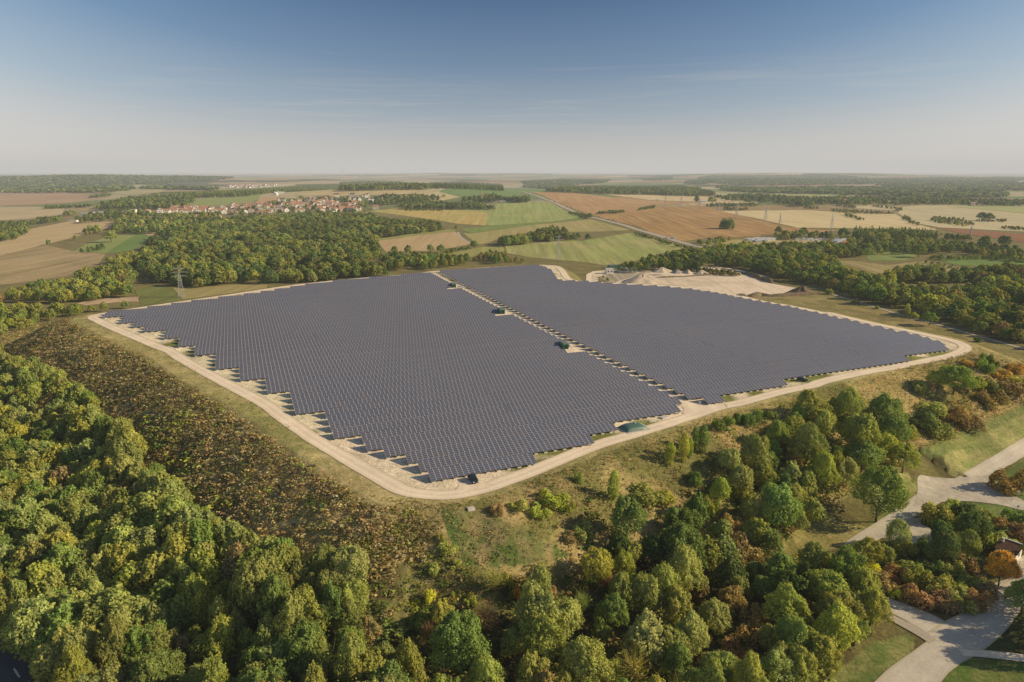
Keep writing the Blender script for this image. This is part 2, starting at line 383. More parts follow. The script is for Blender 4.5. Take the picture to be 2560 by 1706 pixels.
paint(pxmask(LS, D_ > 0), (.48, .38, .18), (.30, .25, .105), .6 * n_b + .4 * n_a, .3, .7)
FS = ZE((300, 520), (560, 580), (800, 540), (1100, 430), (1400, 330), (1999, 110)) + [(2000, 985), (2200, 935), (2420, 880), (2620, 920)] + ZF((1800, 160), (1700, 235), (1330, 415), (1190, 455), (1120, 545), (980, 600), (780, 735), (640, 800), (540, 900), (470, 990)) + [(1800, 1420), (1560, 1440), (1300, 1440), (1100, 1440), (1000, 1400), (1020, 1290)]
paint(pxmask(FS, D_ > -6), (.46, .345, .155), (.22, .20, .07), .55 * n_a + .45 * n_c, .38, .62)
paint(pxmask(ZE((560, 600), (800, 620), (1100, 760), (1300, 860), (1050, 920), (700, 930), (600, 760)), D_ > -6), (.12, .17, .045), (.33, .26, .12), .5 * n_b + .5 * n_a, .35, .75)
paint(pxmask(ZL((0, 460), (400, 520), (950, 700), (1350, 830), (2353, 1110), (2353, 1400), (1600, 1250), (1750, 1080), (1500, 990), (900, 850), (60, 670), (0, 660)), D_ > 0), (.36, .28, .125), (.25, .215, .085), .6 * n_a + .4 * n_c)
paint(pxmask(ZR((1650, 350), (2353, 320), (2353, 520), (2000, 420)), D_ > 0), (.36, .28, .13), (.27, .225, .09), n_a)
ring = near & (D_ <= 0)
paint(ring, (.56, .44, .21), (.34, .30, .12), .5 * n_b + .5 * n_c)
loop_in = inside(np.stack([GX, GY], -1), LOOP[::2, :2]) & near
uvg = xy2uv(np.stack([GX, GY], -1)); frontness = np.clip((235 - uvg[..., 1]) / 60, 0, 1)
t = np.clip((.5 * n_a + .5 * n_c + .26 * frontness * np.clip((uvg[..., 0] - 50) / 20, 0, 1) - .62) / .14, 0, 1)[..., None]
pl = np.array((.86, .70, .51)) * (1 - t) + np.array((.25, .25, .075)) * t
pl = pl * (.85 + .3 * n_b[..., None]); tint[loop_in] = pl[loop_in]
# straw banks, lawns, woodland floors and one painted tree shadow beside the access road
for poly, c1, c2 in (
    (ZF((1360, 470), (1751, 262), (1800, 380), (1751, 395), (1430, 572), (1385, 560)), (0.419, 0.372, 0.155), (0.295, 0.310, 0.109)),
    (ZF((1190, 450), (1751, 215), (1751, 262), (1360, 470), (1300, 470)), (0.202, 0.232, 0.078), (0.310, 0.295, 0.109)),
    (ZF((560, 905), (640, 820), (780, 755), (900, 790), (980, 812), (930, 875), (800, 930), (610, 955)), (0.419, 0.341, 0.139), (0.264, 0.232, 0.078)),
    (ZF((1000, 610), (1100, 550), (1190, 545), (1205, 600), (1120, 700), (1060, 740)), (0.434, 0.388, 0.171), (0.264, 0.279, 0.093)),
    (ZF((1090, 720), (1205, 600), (1235, 560), (1235, 650), (1100, 790), (900, 890), (930, 860)), (0.186, 0.232, 0.062), (0.310, 0.295, 0.109)),
    (ZF((780, 1568), (1010, 1375), (1190, 1335), (1215, 1350), (1215, 1415), (1040, 1568)), (0.310, 0.295, 0.109), (0.171, 0.217, 0.062)),
    (ZF((1290, 1568), (1460, 1450), (1751, 1465), (1751, 1568)), (0.116, 0.178, 0.039), (0.186, 0.202, 0.062)),
    (ZF((1600, 600), (1751, 470), (1800, 700), (1700, 680), (1640, 640)), (0.139, 0.186, 0.046), (0.202, 0.217, 0.078)),
    (ZF((1380, 690), (1640, 705), (1751, 740), (1751, 780), (1560, 770)), (0.132, 0.202, 0.046), (0.202, 0.232, 0.078)),
    (ZF((940, 920), (1030, 850), (1130, 880), (1200, 860), (1260, 760), (1560, 770), (1751, 780), (1751, 900), (1630, 950), (1600, 1060), (1590, 1170), (1480, 1230), (1300, 1215), (1130, 1180), (1000, 1090), (935, 1000)), (0.093, 0.093, 0.034), (0.186, 0.171, 0.062)),
    (ZF((1450, 1420), (1751, 1190), (1751, 1450)), (0.078, 0.085, 0.031), (0.124, 0.132, 0.046))):  # tree shadow on the grass, put into the ground colour
    paint(pxmask(poly), c1, c2, .5 * n_a + .5 * n_b)
nr, na = GX.shape
idx = np.arange(nr * na).reshape(nr, na)
Q = np.stack([idx[:-1, :-1], idx[:-1, 1:], idx[1:, 1:], idx[1:, :-1]], -1).reshape(-1, 4)[:, ::-1]
ground = obj('ground', np_mesh('ground', GP.reshape(-1, 3), Q, M['ground'], tint.reshape(-1, 3), smooth=True)); tag(ground, kind='structure')
del RR, AA, Q, idx

# ------------------------------------------------------------------ draped sheets: fields, yards
def lift_at(x, y): return .05 + np.maximum(np.hypot(x, y) - 250, 0) * 2.2e-4
def sheet(name, poly, m, label=None, world=False, lift=0., soft=0.):
    xy = np.array(poly)[:, :2] if world else P(poly)[:, :2]
    if soft: xy = smooth_line(xy, soft, True)[:, :2]
    lo, hi = xy.min(0), xy.max(0); r = np.hypot(*xy.mean(0)); st = max(1.2, r * .012, math.sqrt((hi - lo).prod() / 9000.))
    bd = []
    for i in range(len(xy)):
        a, b = xy[i], xy[(i + 1) % len(xy)]; k = max(1, int(np.linalg.norm(b - a) / st)); bd += [a + (b - a) * j / k for j in range(k)]
    gx, gy = np.meshgrid(np.arange(lo[0], hi[0], st), np.arange(lo[1], hi[1], st)); g = np.stack([gx.ravel(), gy.ravel()], -1) + RNG.uniform(-.2, .2, (gx.size, 2)) * st
    g = g[inside(g, xy)]; pts = [Vector(q) for q in bd] + [Vector(q) for q in g]; n = len(bd)
    vs, _, fs, *_ = delaunay_2d_cdt(pts, [(i, (i + 1) % n) for i in range(n)], [], 1, 1e-4)
    v = np.array([tuple(q) for q in vs]); z = T(v[:, 0], v[:, 1]) + lift_at(v[:, 0], v[:, 1]) + lift
    f = np.array([tuple(q) for q in fs if len(q) == 3])
    if not len(f): return None
    a, b, c = v[f[:, 0]], v[f[:, 1]], v[f[:, 2]]; neg = ((b - a)[:, 0] * (c - a)[:, 1] - (b - a)[:, 1] * (c - a)[:, 0]) < 0; f[neg] = f[neg][:, ::-1]
    uvs = (v - lo) / np.maximum(hi - lo, 1e-6)
    o = obj(name, np_mesh(name, np.column_stack([v, z]), f, m, uv=uvs, smooth=True)); return tag(o, label, kind='structure')
def ribbon(name, pts, width, m, px=True, label=None, lift=0.03, step=2., cross=6, closed=False):
    c = P(pts)[:, :2] if px else np.array(pts)[:, :2]
    if np.ndim(width): w = np.array(width)
    else: w = np.full(len(c), width)
    L = smooth_line(np.column_stack([c, w]), step, closed); t = np.gradient(L[:, :2], axis=0)
    if closed: t = np.roll(L[:, :2], -1, 0) - np.roll(L[:, :2], 1, 0)
    t /= np.linalg.norm(t, axis=1)[:, None] + 1e-9; nn = np.stack([t[:, 1], -t[:, 0]], -1)
    s = np.linspace(-.5, .5, cross + 1); wob = (vnoise(L[:, 0] / 3, L[:, 1] / 3, 8) - .5) * .5
    V = L[:, None, :2] + nn[:, None] * (s[None, :, None] * (L[:, 2:3] + wob[:, None])[:, None])
    z = T(V[..., 0], V[..., 1]) + lift_at(V[..., 0], V[..., 1]) + lift
    n, k = V.shape[:2]; idx = np.arange(n * k).reshape(n, k); ii = np.vstack([idx, idx[:1]]) if closed else idx
    Qd = np.stack([ii[:-1, :-1], ii[:-1, 1:], ii[1:, 1:], ii[1:, :-1]], -1).reshape(-1, 4)
    uv = np.stack([np.broadcast_to(s + .5, (n, k)), np.broadcast_to(np.arange(n)[:, None] * step / 10., (n, k))], -1).reshape(-1, 2)
    return tag(obj(name, np_mesh(name, np.column_stack([V.reshape(-1, 2), z.ravel()]), Qd, m, uv=uv, smooth=True)), label, kind='structure')

TAN, BRN, GRN, OLV, STR = (.36, .27, .145), (.24, .135, .06), (.135, .19, .055), (.19, .185, .065), (.43, .345, .20)
RED = (.20, .095, .05); PALE = (.37, .31, .19)
fid = [0]
lit = lambda c, k: tuple(min(.8, v * k) for v in c)
def field(poly, c1, c2, ang=0., width=6., con=.25, c3=None, patch=.02, pw=.6, label=None, lift=0.):
    fid[0] += 1; c1, c2, c3 = lit(c1, 1.72), lit(c2, 1.72), lit(c3, 1.72) if c3 else None
    return sheet('field', poly, m_field('field_%d' % fid[0], c1, c2, ang, width, con, patch, c3, pw), label, lift=lift)
field(ZA((-400, 700), (0, 680), (300, 610), (480, 650), (690, 668), (640, 740), (420, 818), (60, 865), (-400, 900)), (.30, .22, .125), (.22, .165, .085), .35, 9, .3, (.17, .15, .06), .012)
field(ZA((-400, 640), (0, 592), (170, 510), (430, 460), (760, 430), (740, 475), (690, 505), (560, 540), (330, 598), (0, 680), (-400, 700)), TAN, lit(TAN, .85), .5, 12, .12, (.30, .21, .12), .01)
field(ZA((480, 652), (560, 605), (720, 548), (915, 530), (800, 590), (690, 664)), (.19, .20, .07), (.16, .19, .06), .4, 8, .1)
field(ZA((690, 664), (800, 590), (915, 532), (985, 552), (930, 610), (880, 640), (760, 660)), (.115, .165, .045), (.10, .15, .04), .4, 8, .1)
field(ZA((915, 530), (980, 512), (1070, 510), (1000, 545), (985, 552)), (.33, .25, .15), TAN)
field(ZA((-300, 265), (60, 255), (380, 262), (560, 285), (700, 300), (480, 335), (200, 350), (-300, 350)), (.27, .165, .10), (.30, .21, .13), 1.2, 30, .1, (.31, .26, .16), .004)
field(ZA((-300, 358), (200, 358), (420, 368), (410, 412), (180, 440), (0, 450), (-300, 470)), (.36, .28, .17), (.31, .25, .14), 1.2, 25, .1, (.19, .2, .08), .005)
field(ZA((660, 268), (740, 240), (880, 215), (1050, 215), (1200, 235), (1050, 265), (860, 285)), (.22, .22, .10), (.30, .25, .14), 1., 25, .1)
field(ZA((1200, 362), (1285, 308), (1500, 290), (1710, 280), (1700, 300), (1640, 332), (1440, 352)), (.185, .215, .075), (.20, .21, .08), .2, 10, .12)
field(ZA((1660, 336), (1722, 295), (1835, 300), (1822, 328), (1740, 338)), (.34, .22, .12), (.31, .21, .11), .2, 10, .1)
field(ZH((860, 190), (990, 115), (1270, 105), (1700, 108), (2353, 125), (2353, 165), (1800, 180), (1300, 190)), (.33, .285, .14), (.36, .27, .15), .1, 14, .14, (.31, .2, .11), .006)
field(ZA((880, 905), (960, 880), (1120, 882), (1185, 975), (920, 1003)), (.135, .14, .045), (.105, .12, .035), .2, 4, .25)
field(ZA((1130, 890), (1300, 888), (1750, 852), (1740, 892), (1500, 925), (1190, 965)), (.25, .20, .085), (.20, .17, .07), .2, 6, .2)
field(ZA((495, 990), (700, 958), (920, 945), (912, 978), (750, 985), (560, 1004)), (.34, .245, .16), (.3, .21, .13), .2, 6, .2)
field(ZB((190, 388), (440, 362), (680, 368), (970, 400), (945, 482), (760, 470), (640, 448), (420, 418)), (.36, .25, .085), (.30, .245, .085), .12, 9, .16, (.24, .24, .08), .012, .7)
field(ZB((680, 368), (1080, 335), (1330, 330), (1400, 345), (1490, 395), (1590, 430), (1400, 455), (1000, 482), (945, 482), (970, 400)), (.185, .225, .07), (.22, .235, .085), -.6, 9, .2, (.27, .25, .10), .01)
field(ZB((780, 505), (1000, 484), (1400, 457), (1590, 432), (1630, 440), (1250, 478), (860, 532)), (.13, .165, .045), (.15, .17, .05), .1, 8, .12)
field(ZB((800, 532), (860, 534), (1250, 479), (1640, 441), (1900, 512), (1700, 522), (1490, 525), (1300, 515), (1050, 560), (960, 600), (900, 605)), (.235, .215, .08), (.27, .205, .095), .1, 11, .15, (.19, .19, .06), .01)
field(ZB((230, 578), (500, 540), (740, 515), (775, 540), (860, 602), (640, 645), (300, 655)), (.33, .235, .13), (.30, .22, .115), .1, 9, .14)
field(ZB((240, 574), (480, 534), (740, 506), (770, 518), (500, 548), (232, 585)), (.19, .20, .06), (.2, .2, .07), .1, 9, .14, lift=.25)
field(ZB((1080, 618), (1430, 580), (1600, 578), (1900, 530), (1975, 548), (2260, 628), (2100, 665), (1900, 720), (1780, 750), (1600, 722), (1250, 692), (1090, 662)), (.185, .215, .065), (.23, .215, .085), -.55, 12, .3, (.29, .225, .115), .012, .7)
field(ZB((720, 650), (900, 625), (1060, 612), (1080, 655), (900, 690), (760, 690)), (.22, .2, .075), (.19, .19, .06), .1, 9, .2)
field(ZB((640, 265), (700, 240), (1070, 238), (1350, 238), (1345, 262), (1185, 268), (1170, 292), (860, 295), (800, 292)), (.115, .17, .06), (.125, .175, .065), .1, 20, .1)
field(ZB((380, 290), (640, 262), (790, 296), (640, 325), (420, 315)), (.34, .28, .15), (.36, .30, .17), .1, 14, .12)
field(ZB((1240, 262), (1500, 268), (1720, 290), (2020, 318), (2353, 330)) + ZC((240, 352), (100, 345)) + ZB((2060, 352), (1850, 385), (1690, 400), (1640, 415), (1520, 370), (1400, 322), (1300, 278)), (.27, .165, .075), (.31, .2, .10), -.15, 10, .16, (.24, .14, .06), .006)
field(ZB((1650, 418), (1700, 404), (2060, 358)) + ZC((250, 352), (380, 388), (600, 440), (800, 490), (980, 510), (1180, 512), (1000, 530), (700, 548), (450, 560), (300, 562), (130, 585), (60, 572), (-60, 545)) + ZB((1960, 492),), (.27, .165, .07), (.235, .14, .055), -.12, 11, .34, (.30, .20, .095), .008)
field(ZB((1700, 275), (2353, 288)) + ZC((250, 290), (420, 312), (620, 330), (600, 348), (240, 352), (100, 345)) + ZB((2353, 328), (2020, 316)), (.42, .33, .19), (.37, .28, .16), -.1, 14, .12)
field(ZC((370, 388), (600, 384), (900, 380), (1200, 397), (1510, 408), (1640, 470), (1800, 512), (1400, 502), (870, 497), (620, 440)), STR, (.39, .31, .165), -.15, 12, .16, (.36, .28, .14), .01)
field(ZC((1525, 400), (1560, 362), (1700, 350), (1960, 352), (2353, 400), (2500, 440), (2500, 540), (2353, 522), (1800, 495), (1660, 470)), PALE, (.33, .285, .165), -.1, 16, .13, (.42, .34, .2), .01)
field(ZC((1800, 503), (1870, 500), (2353, 540), (2500, 555), (2500, 610), (2353, 592), (2050, 552), (1890, 522)), RED, (.18, .09, .045), -.1, 9, .12)
field(ZC((1350, 650), (1640, 640), (1640, 692), (1560, 712), (1350, 712), (1320, 690)), (.165, .19, .06), (.13, .17, .05), .1, 6, .12)
field(ZC((1740, 690), (2353, 692), (2500, 700), (2500, 750), (2353, 754), (2110, 754), (1890, 737)), (.115, .16, .045), (.10, .15, .04), .1, 6, .15)
field(ZC((240, 353), (600, 347), (900, 345), (1090, 366), (1500, 400), (1510, 407), (1200, 396), (900, 379), (600, 383), (385, 386)), (.24, .16, .075), (.2, .15, .07), -.1, 10, .15)
field(ZC((1090, 345), (1400, 350), (1540, 365), (1500, 385), (1180, 365)), (.40, .32, .19), PALE, -.1, 10, .1)
field(ZC((930, 705), (1250, 715), (1450, 742), (1700, 715), (2080, 778), (2000, 800), (1400, 805), (1200, 745)), (.25, .195, .095), (.19, .16, .065), .3, 8, .25, (.13, .13, .045), .03)
field(ZC((340, 262), (720, 262), (1190, 278), (1100, 300), (480, 278)), (.22, .24, .10), (.25, .25, .11), 0, 20, .1)
field(ZC((240, 605), (330, 580), (700, 565), (1100, 585), (1100, 610), (900, 620), (600, 612), (330, 625)), (.30, .235, .11), (.24, .2, .08), 0, 8, .2)
field(ZC((1850, 360), (2353, 358), (2500, 380), (2353, 405), (2100, 380)), (.24, .255, .10), (.28, .26, .12), 0, 20, .1, lift=.3)
# quarry yard behind the plateau
quarry = sheet('quarry_yard', ZR((340, 235), (315, 195), (345, 135), (480, 125), (620, 112), (900, 95), (1200, 95), (1400, 105), (1560, 125), (1640, 152), (1800, 205), (1930, 247), (2110, 278), (2085, 300), (2000, 325), (1720, 348), (1500, 335), (1200, 290), (950, 270), (600, 260)), m_field('quarry_sand', (.86, .70, .53), (.78, .635, .475), .3, 5, .14, .02, (.40, .32, .22), .5))
yard = sheet('quarry_yard', ZR((400, 205), (480, 130), (640, 120), (900, 108), (880, 140), (760, 165), (560, 225), (420, 232)), m_field('quarry_grey', (.50, .42, .33), (.40, .34, .25), .3, 4, .3, .05, (.18, .16, .07), .6), lift=.06)
# roads
track = ribbon('gravel_track', LOOP[::2, :2], 5.6, M['sand_track'], px=False, closed=True, lift=.02)
mid_u = 142.6
corr = ribbon('gravel_track', uv2xy(np.full(20, mid_u), np.linspace(187, 531, 20)), [7 if i == 0 else 5 for i in range(20)], M['sand_track'], px=False, lift=.0)
fork = sheet('gravel_track', Z6((250, 560), (330, 640), (410, 730), (420, 800), (1000, 730), (1000, 640), (760, 655), (640, 660), (430, 590)), M['sand_track'], lift=.035, soft=1.)
for v0, v1, u0 in ((263, 275, 132), (350.5, 362, 132), (444, 456, 132)): sheet('gravel_pad', uv2xy([u0, 141.5, 141.5, u0], [v0, v0, v1, v1]), M['sand_track'], world=True, lift=.012)
layby = sheet('gravel_track', Z4((1000, 1010), (930, 1085), (1250, 1085), (1500, 1010), (1330, 985), (1240, 950), (1130, 960)), M['sand_track'], lift=.035)
main_road = ribbon('road', ZI((1160, 140), (1240, 165), (1330, 190), (1430, 230), (1530, 265), (1640, 320), (1740, 365), (1850, 405), (1950, 435), (2100, 470), (2353, 535)) + ZJ((150, 585), (330, 635), (480, 680), (620, 720), (760, 760), (900, 790), (1000, 812), (1120, 840)), 13, M['grey_road'], step=8)
farm_path = ribbon('path', ZB((770, 525), (778, 545), (795, 565), (830, 585), (870, 600)), 5, M['grey_road'], step=5)
corner_road = ribbon('road', ZD((-120, 1290), (0, 1430), (60, 1510), (110, 1590), (180, 1700)), 9.5, M['dark_asphalt'], step=3)
for off, dash in ((-4.1, 0), (4.1, 0), (0, 1)):
    c = smooth_line(P(ZD((-120, 1290), (0, 1430), (60, 1510), (110, 1590), (180, 1700)))[:, :2], 3.); tg = np.gradient(c, axis=0); tg /= np.linalg.norm(tg, axis=1)[:, None]
    ln = c + np.stack([tg[:, 1], -tg[:, 0]], -1) * off
    if not dash: tag(ribbon('road_line', ln, .22, M['paint_white'], px=False, lift=.045, cross=1, step=3), kind='structure')
    else:
        for i in range(0, len(ln) - 2, 4): ribbon('road_line', ln[i:i + 2], .2, M['paint_white'], px=False, lift=.045, cross=1, step=1)
access = ribbon('access_road', ZF((2150, 190), (1950, 300), (1790, 400), (1690, 462), (1590, 520), (1500, 575), (1400, 622), (1300, 668), (1210, 722), (1120, 782), (1010, 850), (930, 905), (893, 960), (893, 1020), (930, 1085), (1000, 1145), (1100, 1195), (1210, 1240), (1320, 1300), (1400, 1370)), [5.5, 5.5, 5.5, 5.5, 5.6, 6, 7, 7, 6, 5.5, 5.2, 5, 5, 5, 5, 5.5, 6, 7, 8, 8], M['asphalt'])
east_arm = ribbon('access_road', ZF((1690, 692), (1770, 715), (1900, 760), (2150, 860)), 5.4, M['asphalt'], lift=.07)
apron = sheet('access_road', ZF((1238, 566), (1300, 570), (1400, 578), (1470, 572), (1590, 560), (1615, 592), (1665, 640), (1760, 695), (1760, 735), (1640, 708), (1500, 690), (1380, 690), (1280, 702), (1222, 705), (1232, 640)), M['asphalt_flat'], lift=.05, soft=1.)
bay = sheet('access_road', ZF((1010, 860), (1140, 792), (1250, 768), (1250, 800), (1310, 830), (1290, 888), (1190, 892), (1080, 868)), M['asphalt_flat'], lift=.05, soft=1.)
junc = ribbon('access_road', ZF((1350, 1410), (1450, 1345), (1560, 1270), (1660, 1180), (1770, 1090), (1950, 960), (2150, 850)), [9, 9.5, 8.5, 7, 6.5, 6, 6], M['asphalt'], lift=.06)
arm = ribbon('access_road', ZF((940, 1830), (1140, 1620), (1190, 1568), (1290, 1475), (1400, 1395)), [8.4, 8.4, 8.4, 7.6, 7.5], M['asphalt'], lift=.07)
spur = ribbon('path', ZF((1440, 1425), (1560, 1432), (1680, 1445), (1800, 1458), (2100, 1480)), 2.6, M['sand_track'], lift=.09)
verge = ribbon('path', ZF((1040, 1215), (1120, 1262), (1220, 1315), (1310, 1375)), [2, 2.6, 3., 2.2], M['grey_road'], lift=.09)
lot = sheet('access_road', ZF((1690, 1000), (1770, 950), (1770, 1085), (1640, 1150), (1590, 1160), (1540, 1110), (1610, 1085), (1680, 1060)), M['asphalt_flat'], lift=.05, soft=1.)
east_track = ribbon('path', ZL((60, 440), (300, 520), (620, 610), (950, 710), (1350, 815), (1750, 930), (2353, 1095)), 3.2, M['grey_road'], lift=.05)
quarry_rd = ribbon('path', ZR((340, 240), (320, 205), (350, 150), (520, 128), (700, 100), (900, 86), (1250, 86), (1500, 108), (1660, 140), (1850, 185)), 6, M['sand_track'], lift=.08, step=3)
# ------------------------------------------------------------------ solar tables
MOD, NROW, TL, TILT, LOW = 1.53, 6, 4.5, math.radians(20), .75
PITCHV = 6.72
ORD = lambda n: {1: 'front', 2: 'second', 3: 'third', 4: 'fourth', 5: 'fifth', 6: 'sixth', 7: 'seventh', 8: 'eighth', 9: 'ninth', 10: 'tenth', 11: 'eleventh', 12: 'twelfth', 13: 'thirteenth', 14: 'fourteenth', 15: 'fifteenth', 16: 'sixteenth', 17: 'seventeenth', 18: 'eighteenth', 19: 'nineteenth', 20: 'twentieth'}.get(n) or str(n) + ('th' if n % 100 in (11, 12, 13) or n % 10 > 3 or n % 10 == 0 else {1: 'st', 2: 'nd', 3: 'rd'}[n % 10])
stairs = sorted([(161.8, 41.7), (168.5, 39.7), (175.2, 37.4), (181.9, 33.6), (187.9, 29.), (200.5, 21.6), (228.5, 12.7), (254.5, 3.9), (275, -4.5), (296.5, -13.3), (324, -22.8), (341, -30.6), (362.5, -39.1), (382., -48.3), (393.5, -55.5), (406, -62.1), (431, -72.9)])
def left_u0(v):
    u = 41.7
    for vb, uu in stairs:
        if v >= vb - 1.5: u = uu
    if v > 438: u = np.interp(v, [438, 445, 459, 470, 486, 501, 511, 523, 530], [-72.8, -57, -35, -7, 16, 41, 82, 128, 139]) + 6
    return u
def left_u1(v): return 72.4 if v < 166 else 94.2 if v < 172.5 else 106.1 if v < 178.5 else 134.8 if v < 187 else 139.9
def right_u0(v): return 148.4 if v < 188 else 144.9 + (v - 190) * .013
def right_u1(v):
    if v < 188: return 156.9
    if v < 195.5: return 192.2
    if v < 202: return 265.5
    if v < 208: return 298.5
    return float(np.interp(v, [208, 209, 223, 240, 306, 334, 358, 381, 402, 419, 436, 444, 449, 451, 500, 525, 536], [303, 303, 309, 307, 303, 296.7, 294, 287, 272, 249, 234, 226, 219, 219, 236, 240, 236]))
rows = []
for k in range(60):
    v = 161.8 + k * PITCHV
    if v < 526:
        u0, u1 = left_u0(v), left_u1(v)
        u0 = u1 - math.floor((u1 - u0) / MOD) * MOD
        segs = [(u0, u1)]
        for a, b, w in ((262, 271, 131.5), (349, 358, 131), (443, 452, 130.5)):
            if a < v < b: segs = [(u0, w)]
        for s in segs:
            if s[1] - s[0] > 5: rows.append(('left', k + 1, v, *s))
for k in range(60):
    v = 185.6 + k * PITCHV
    if v < 534:
        u0, u1 = right_u0(v), right_u1(v); u1 = u0 + math.floor((u1 - u0) / MOD) * MOD
        if u1 - u0 > 5: rows.append(('right', k + 1, v, u0, u1))
tables = []
for side, k, v, u0, u1 in rows:
    n = round((u1 - u0) / MOD); parts = max(1, round(n / 40.)); cuts = [round(n * i / parts) for i in range(parts + 1)]
    for i in range(parts): tables.append((side, k, v, u0 + cuts[i] * MOD, cuts[i + 1] - cuts[i], i, parts, u0, u1))
def base_z(u, v): q = uv2xy(u, v); return T(q[..., 0], q[..., 1])
bb = MB().box((0, 0, .2), (1.15, .5, .4), 0, 0, .92).mesh('ballast_block', M['concrete'])
def exposed(side, k, ua, ub):
    """is the front edge of this span free of a table in front?"""
    for s, kk, v, a, b in rows:
        if s == side and kk == k - 1: return not (a <= ua + .3 and b >= ub - .3), (a, b)
    return True, None
ntab = 0
for side, k, v, ua, n, i, parts, ru0, ru1 in tables:
    ntab += 1; seg = 2; js = list(range(0, n, seg)) + [n]; U = np.array([ua + j * MOD for j in js]); jit = RNG.normal(0, .03)
    gz = base_z(U, np.full(len(U), v + 1.9)) + jit
    dv, dz = TL * math.cos(TILT), TL * math.sin(TILT)
    lo, hi = gz + LOW, gz + LOW + dz; th = .05
    m0 = len(js); q0, q1 = uv2xy(U, np.full(m0, v)), uv2xy(U, np.full(m0, v + dv))
    V = np.vstack([np.column_stack([q0, lo]), np.column_stack([q1, hi]), np.column_stack([q0, lo - th]), np.column_stack([q1, hi - th])])
    uv = np.vstack([np.column_stack([np.array(js) + .0, np.zeros(m0)]), np.column_stack([np.array(js), np.full(m0, 6.)]), np.column_stack([js, np.full(m0, .5)]), np.column_stack([js, np.full(m0, .5)])])
    a = np.arange(m0 - 1); Qs = [np.stack([a, a + 1, m0 + a + 1, m0 + a], -1), np.stack([3 * m0 + a, 3 * m0 + a + 1, 2 * m0 + a + 1, 2 * m0 + a], -1), np.stack([2 * m0 + a, 2 * m0 + a + 1, a + 1, a], -1), np.stack([m0 + a, m0 + a + 1, 3 * m0 + a + 1, 3 * m0 + a], -1)]
    Qs += [np.array([[2 * m0, 0, m0, 3 * m0], [m0 - 1, 3 * m0 - 1, 4 * m0 - 1, 2 * m0 - 1]])]
    mi = np.concatenate([np.zeros(m0 - 1, int), np.ones(3 * (m0 - 1) + 2, int)])
    c0 = uv2xy(ua + n * MOD / 2, v + 1.9); org = np.array([c0[0], c0[1], float(base_z(np.array([ua + n * MOD / 2]), np.array([v + 1.9]))[0])])
    where = 'whole row' if parts == 1 else ('central track end' if (i == parts - 1) == (side == 'left') and i in (0, parts - 1) else ('perimeter track end' if i in (0, parts - 1) else 'middle section'))
    if parts > 3 and where == 'middle section': where = '%s section from central track' % ORD((parts - i) if side == 'left' else i + 1)
    root = empty('solar_table', tuple(org), 0, label='solar table, %s row from front of the %s block, %s' % (ORD(k), side, where), cat='solar panel table', group='solar panel tables in the %s block' % side)
    o = obj('module_array', np_mesh('module_array', V - org, np.vstack(Qs), [M['panel'], M['frame_dark']], uv=uv, midx=mi), root)
    fr = MB(); step = 3.06; cnt = int(n * MOD / step)
    ct, st_ = math.cos(ANG), math.sin(ANG)
    for j in range(cnt + 1):
        u = min(ua + .6 + j * step, ua + n * MOD - .4); g = float(np.interp(u, U, gz))
        for vv, f in ((v + .55, .55), (v + 3.4, 3.4)):
            q = uv2xy(u, vv); zt = g + LOW + dz * f / dv - .08; fr.box((q[0] - org[0], q[1] - org[1], (g - .2 + zt) / 2 - org[2]), (.09, .09, zt - g + .2), 0, ANG)
        qa, qb = uv2xy(u, v + .15), uv2xy(u, v + dv - .15); fr.bar((qa[0] - org[0], qa[1] - org[1], g + LOW + dz * .04 - .11 - org[2]), (qb[0] - org[0], qb[1] - org[1], g + LOW + dz * .96 - .11 - org[2]), .05)
    obj('support_frame', fr.mesh('support_frame', M['galv']), root)
    ex, span = exposed(side, k, ua, ua + n * MOD)
    for j in range(cnt + 1):
        u = min(ua + .7 + j * step, ua + n * MOD - .7)
        endb = (j in (0, cnt)) and ((i == 0 and j == 0) or (i == parts - 1 and j == cnt))
        if endb or (ex and not (span and span[0] - .5 <= u <= span[1] + .5)):
            for vv in ((v + .3, v + 3.5) if endb else (v + .3,)):
                q = uv2xy(u, vv); b = obj('ballast_block', bb, root, (q[0] - org[0], q[1] - org[1], float(np.interp(u, U, gz)) - .05 - org[2]), ANG)
print('tables', ntab, 'rows', len(rows))
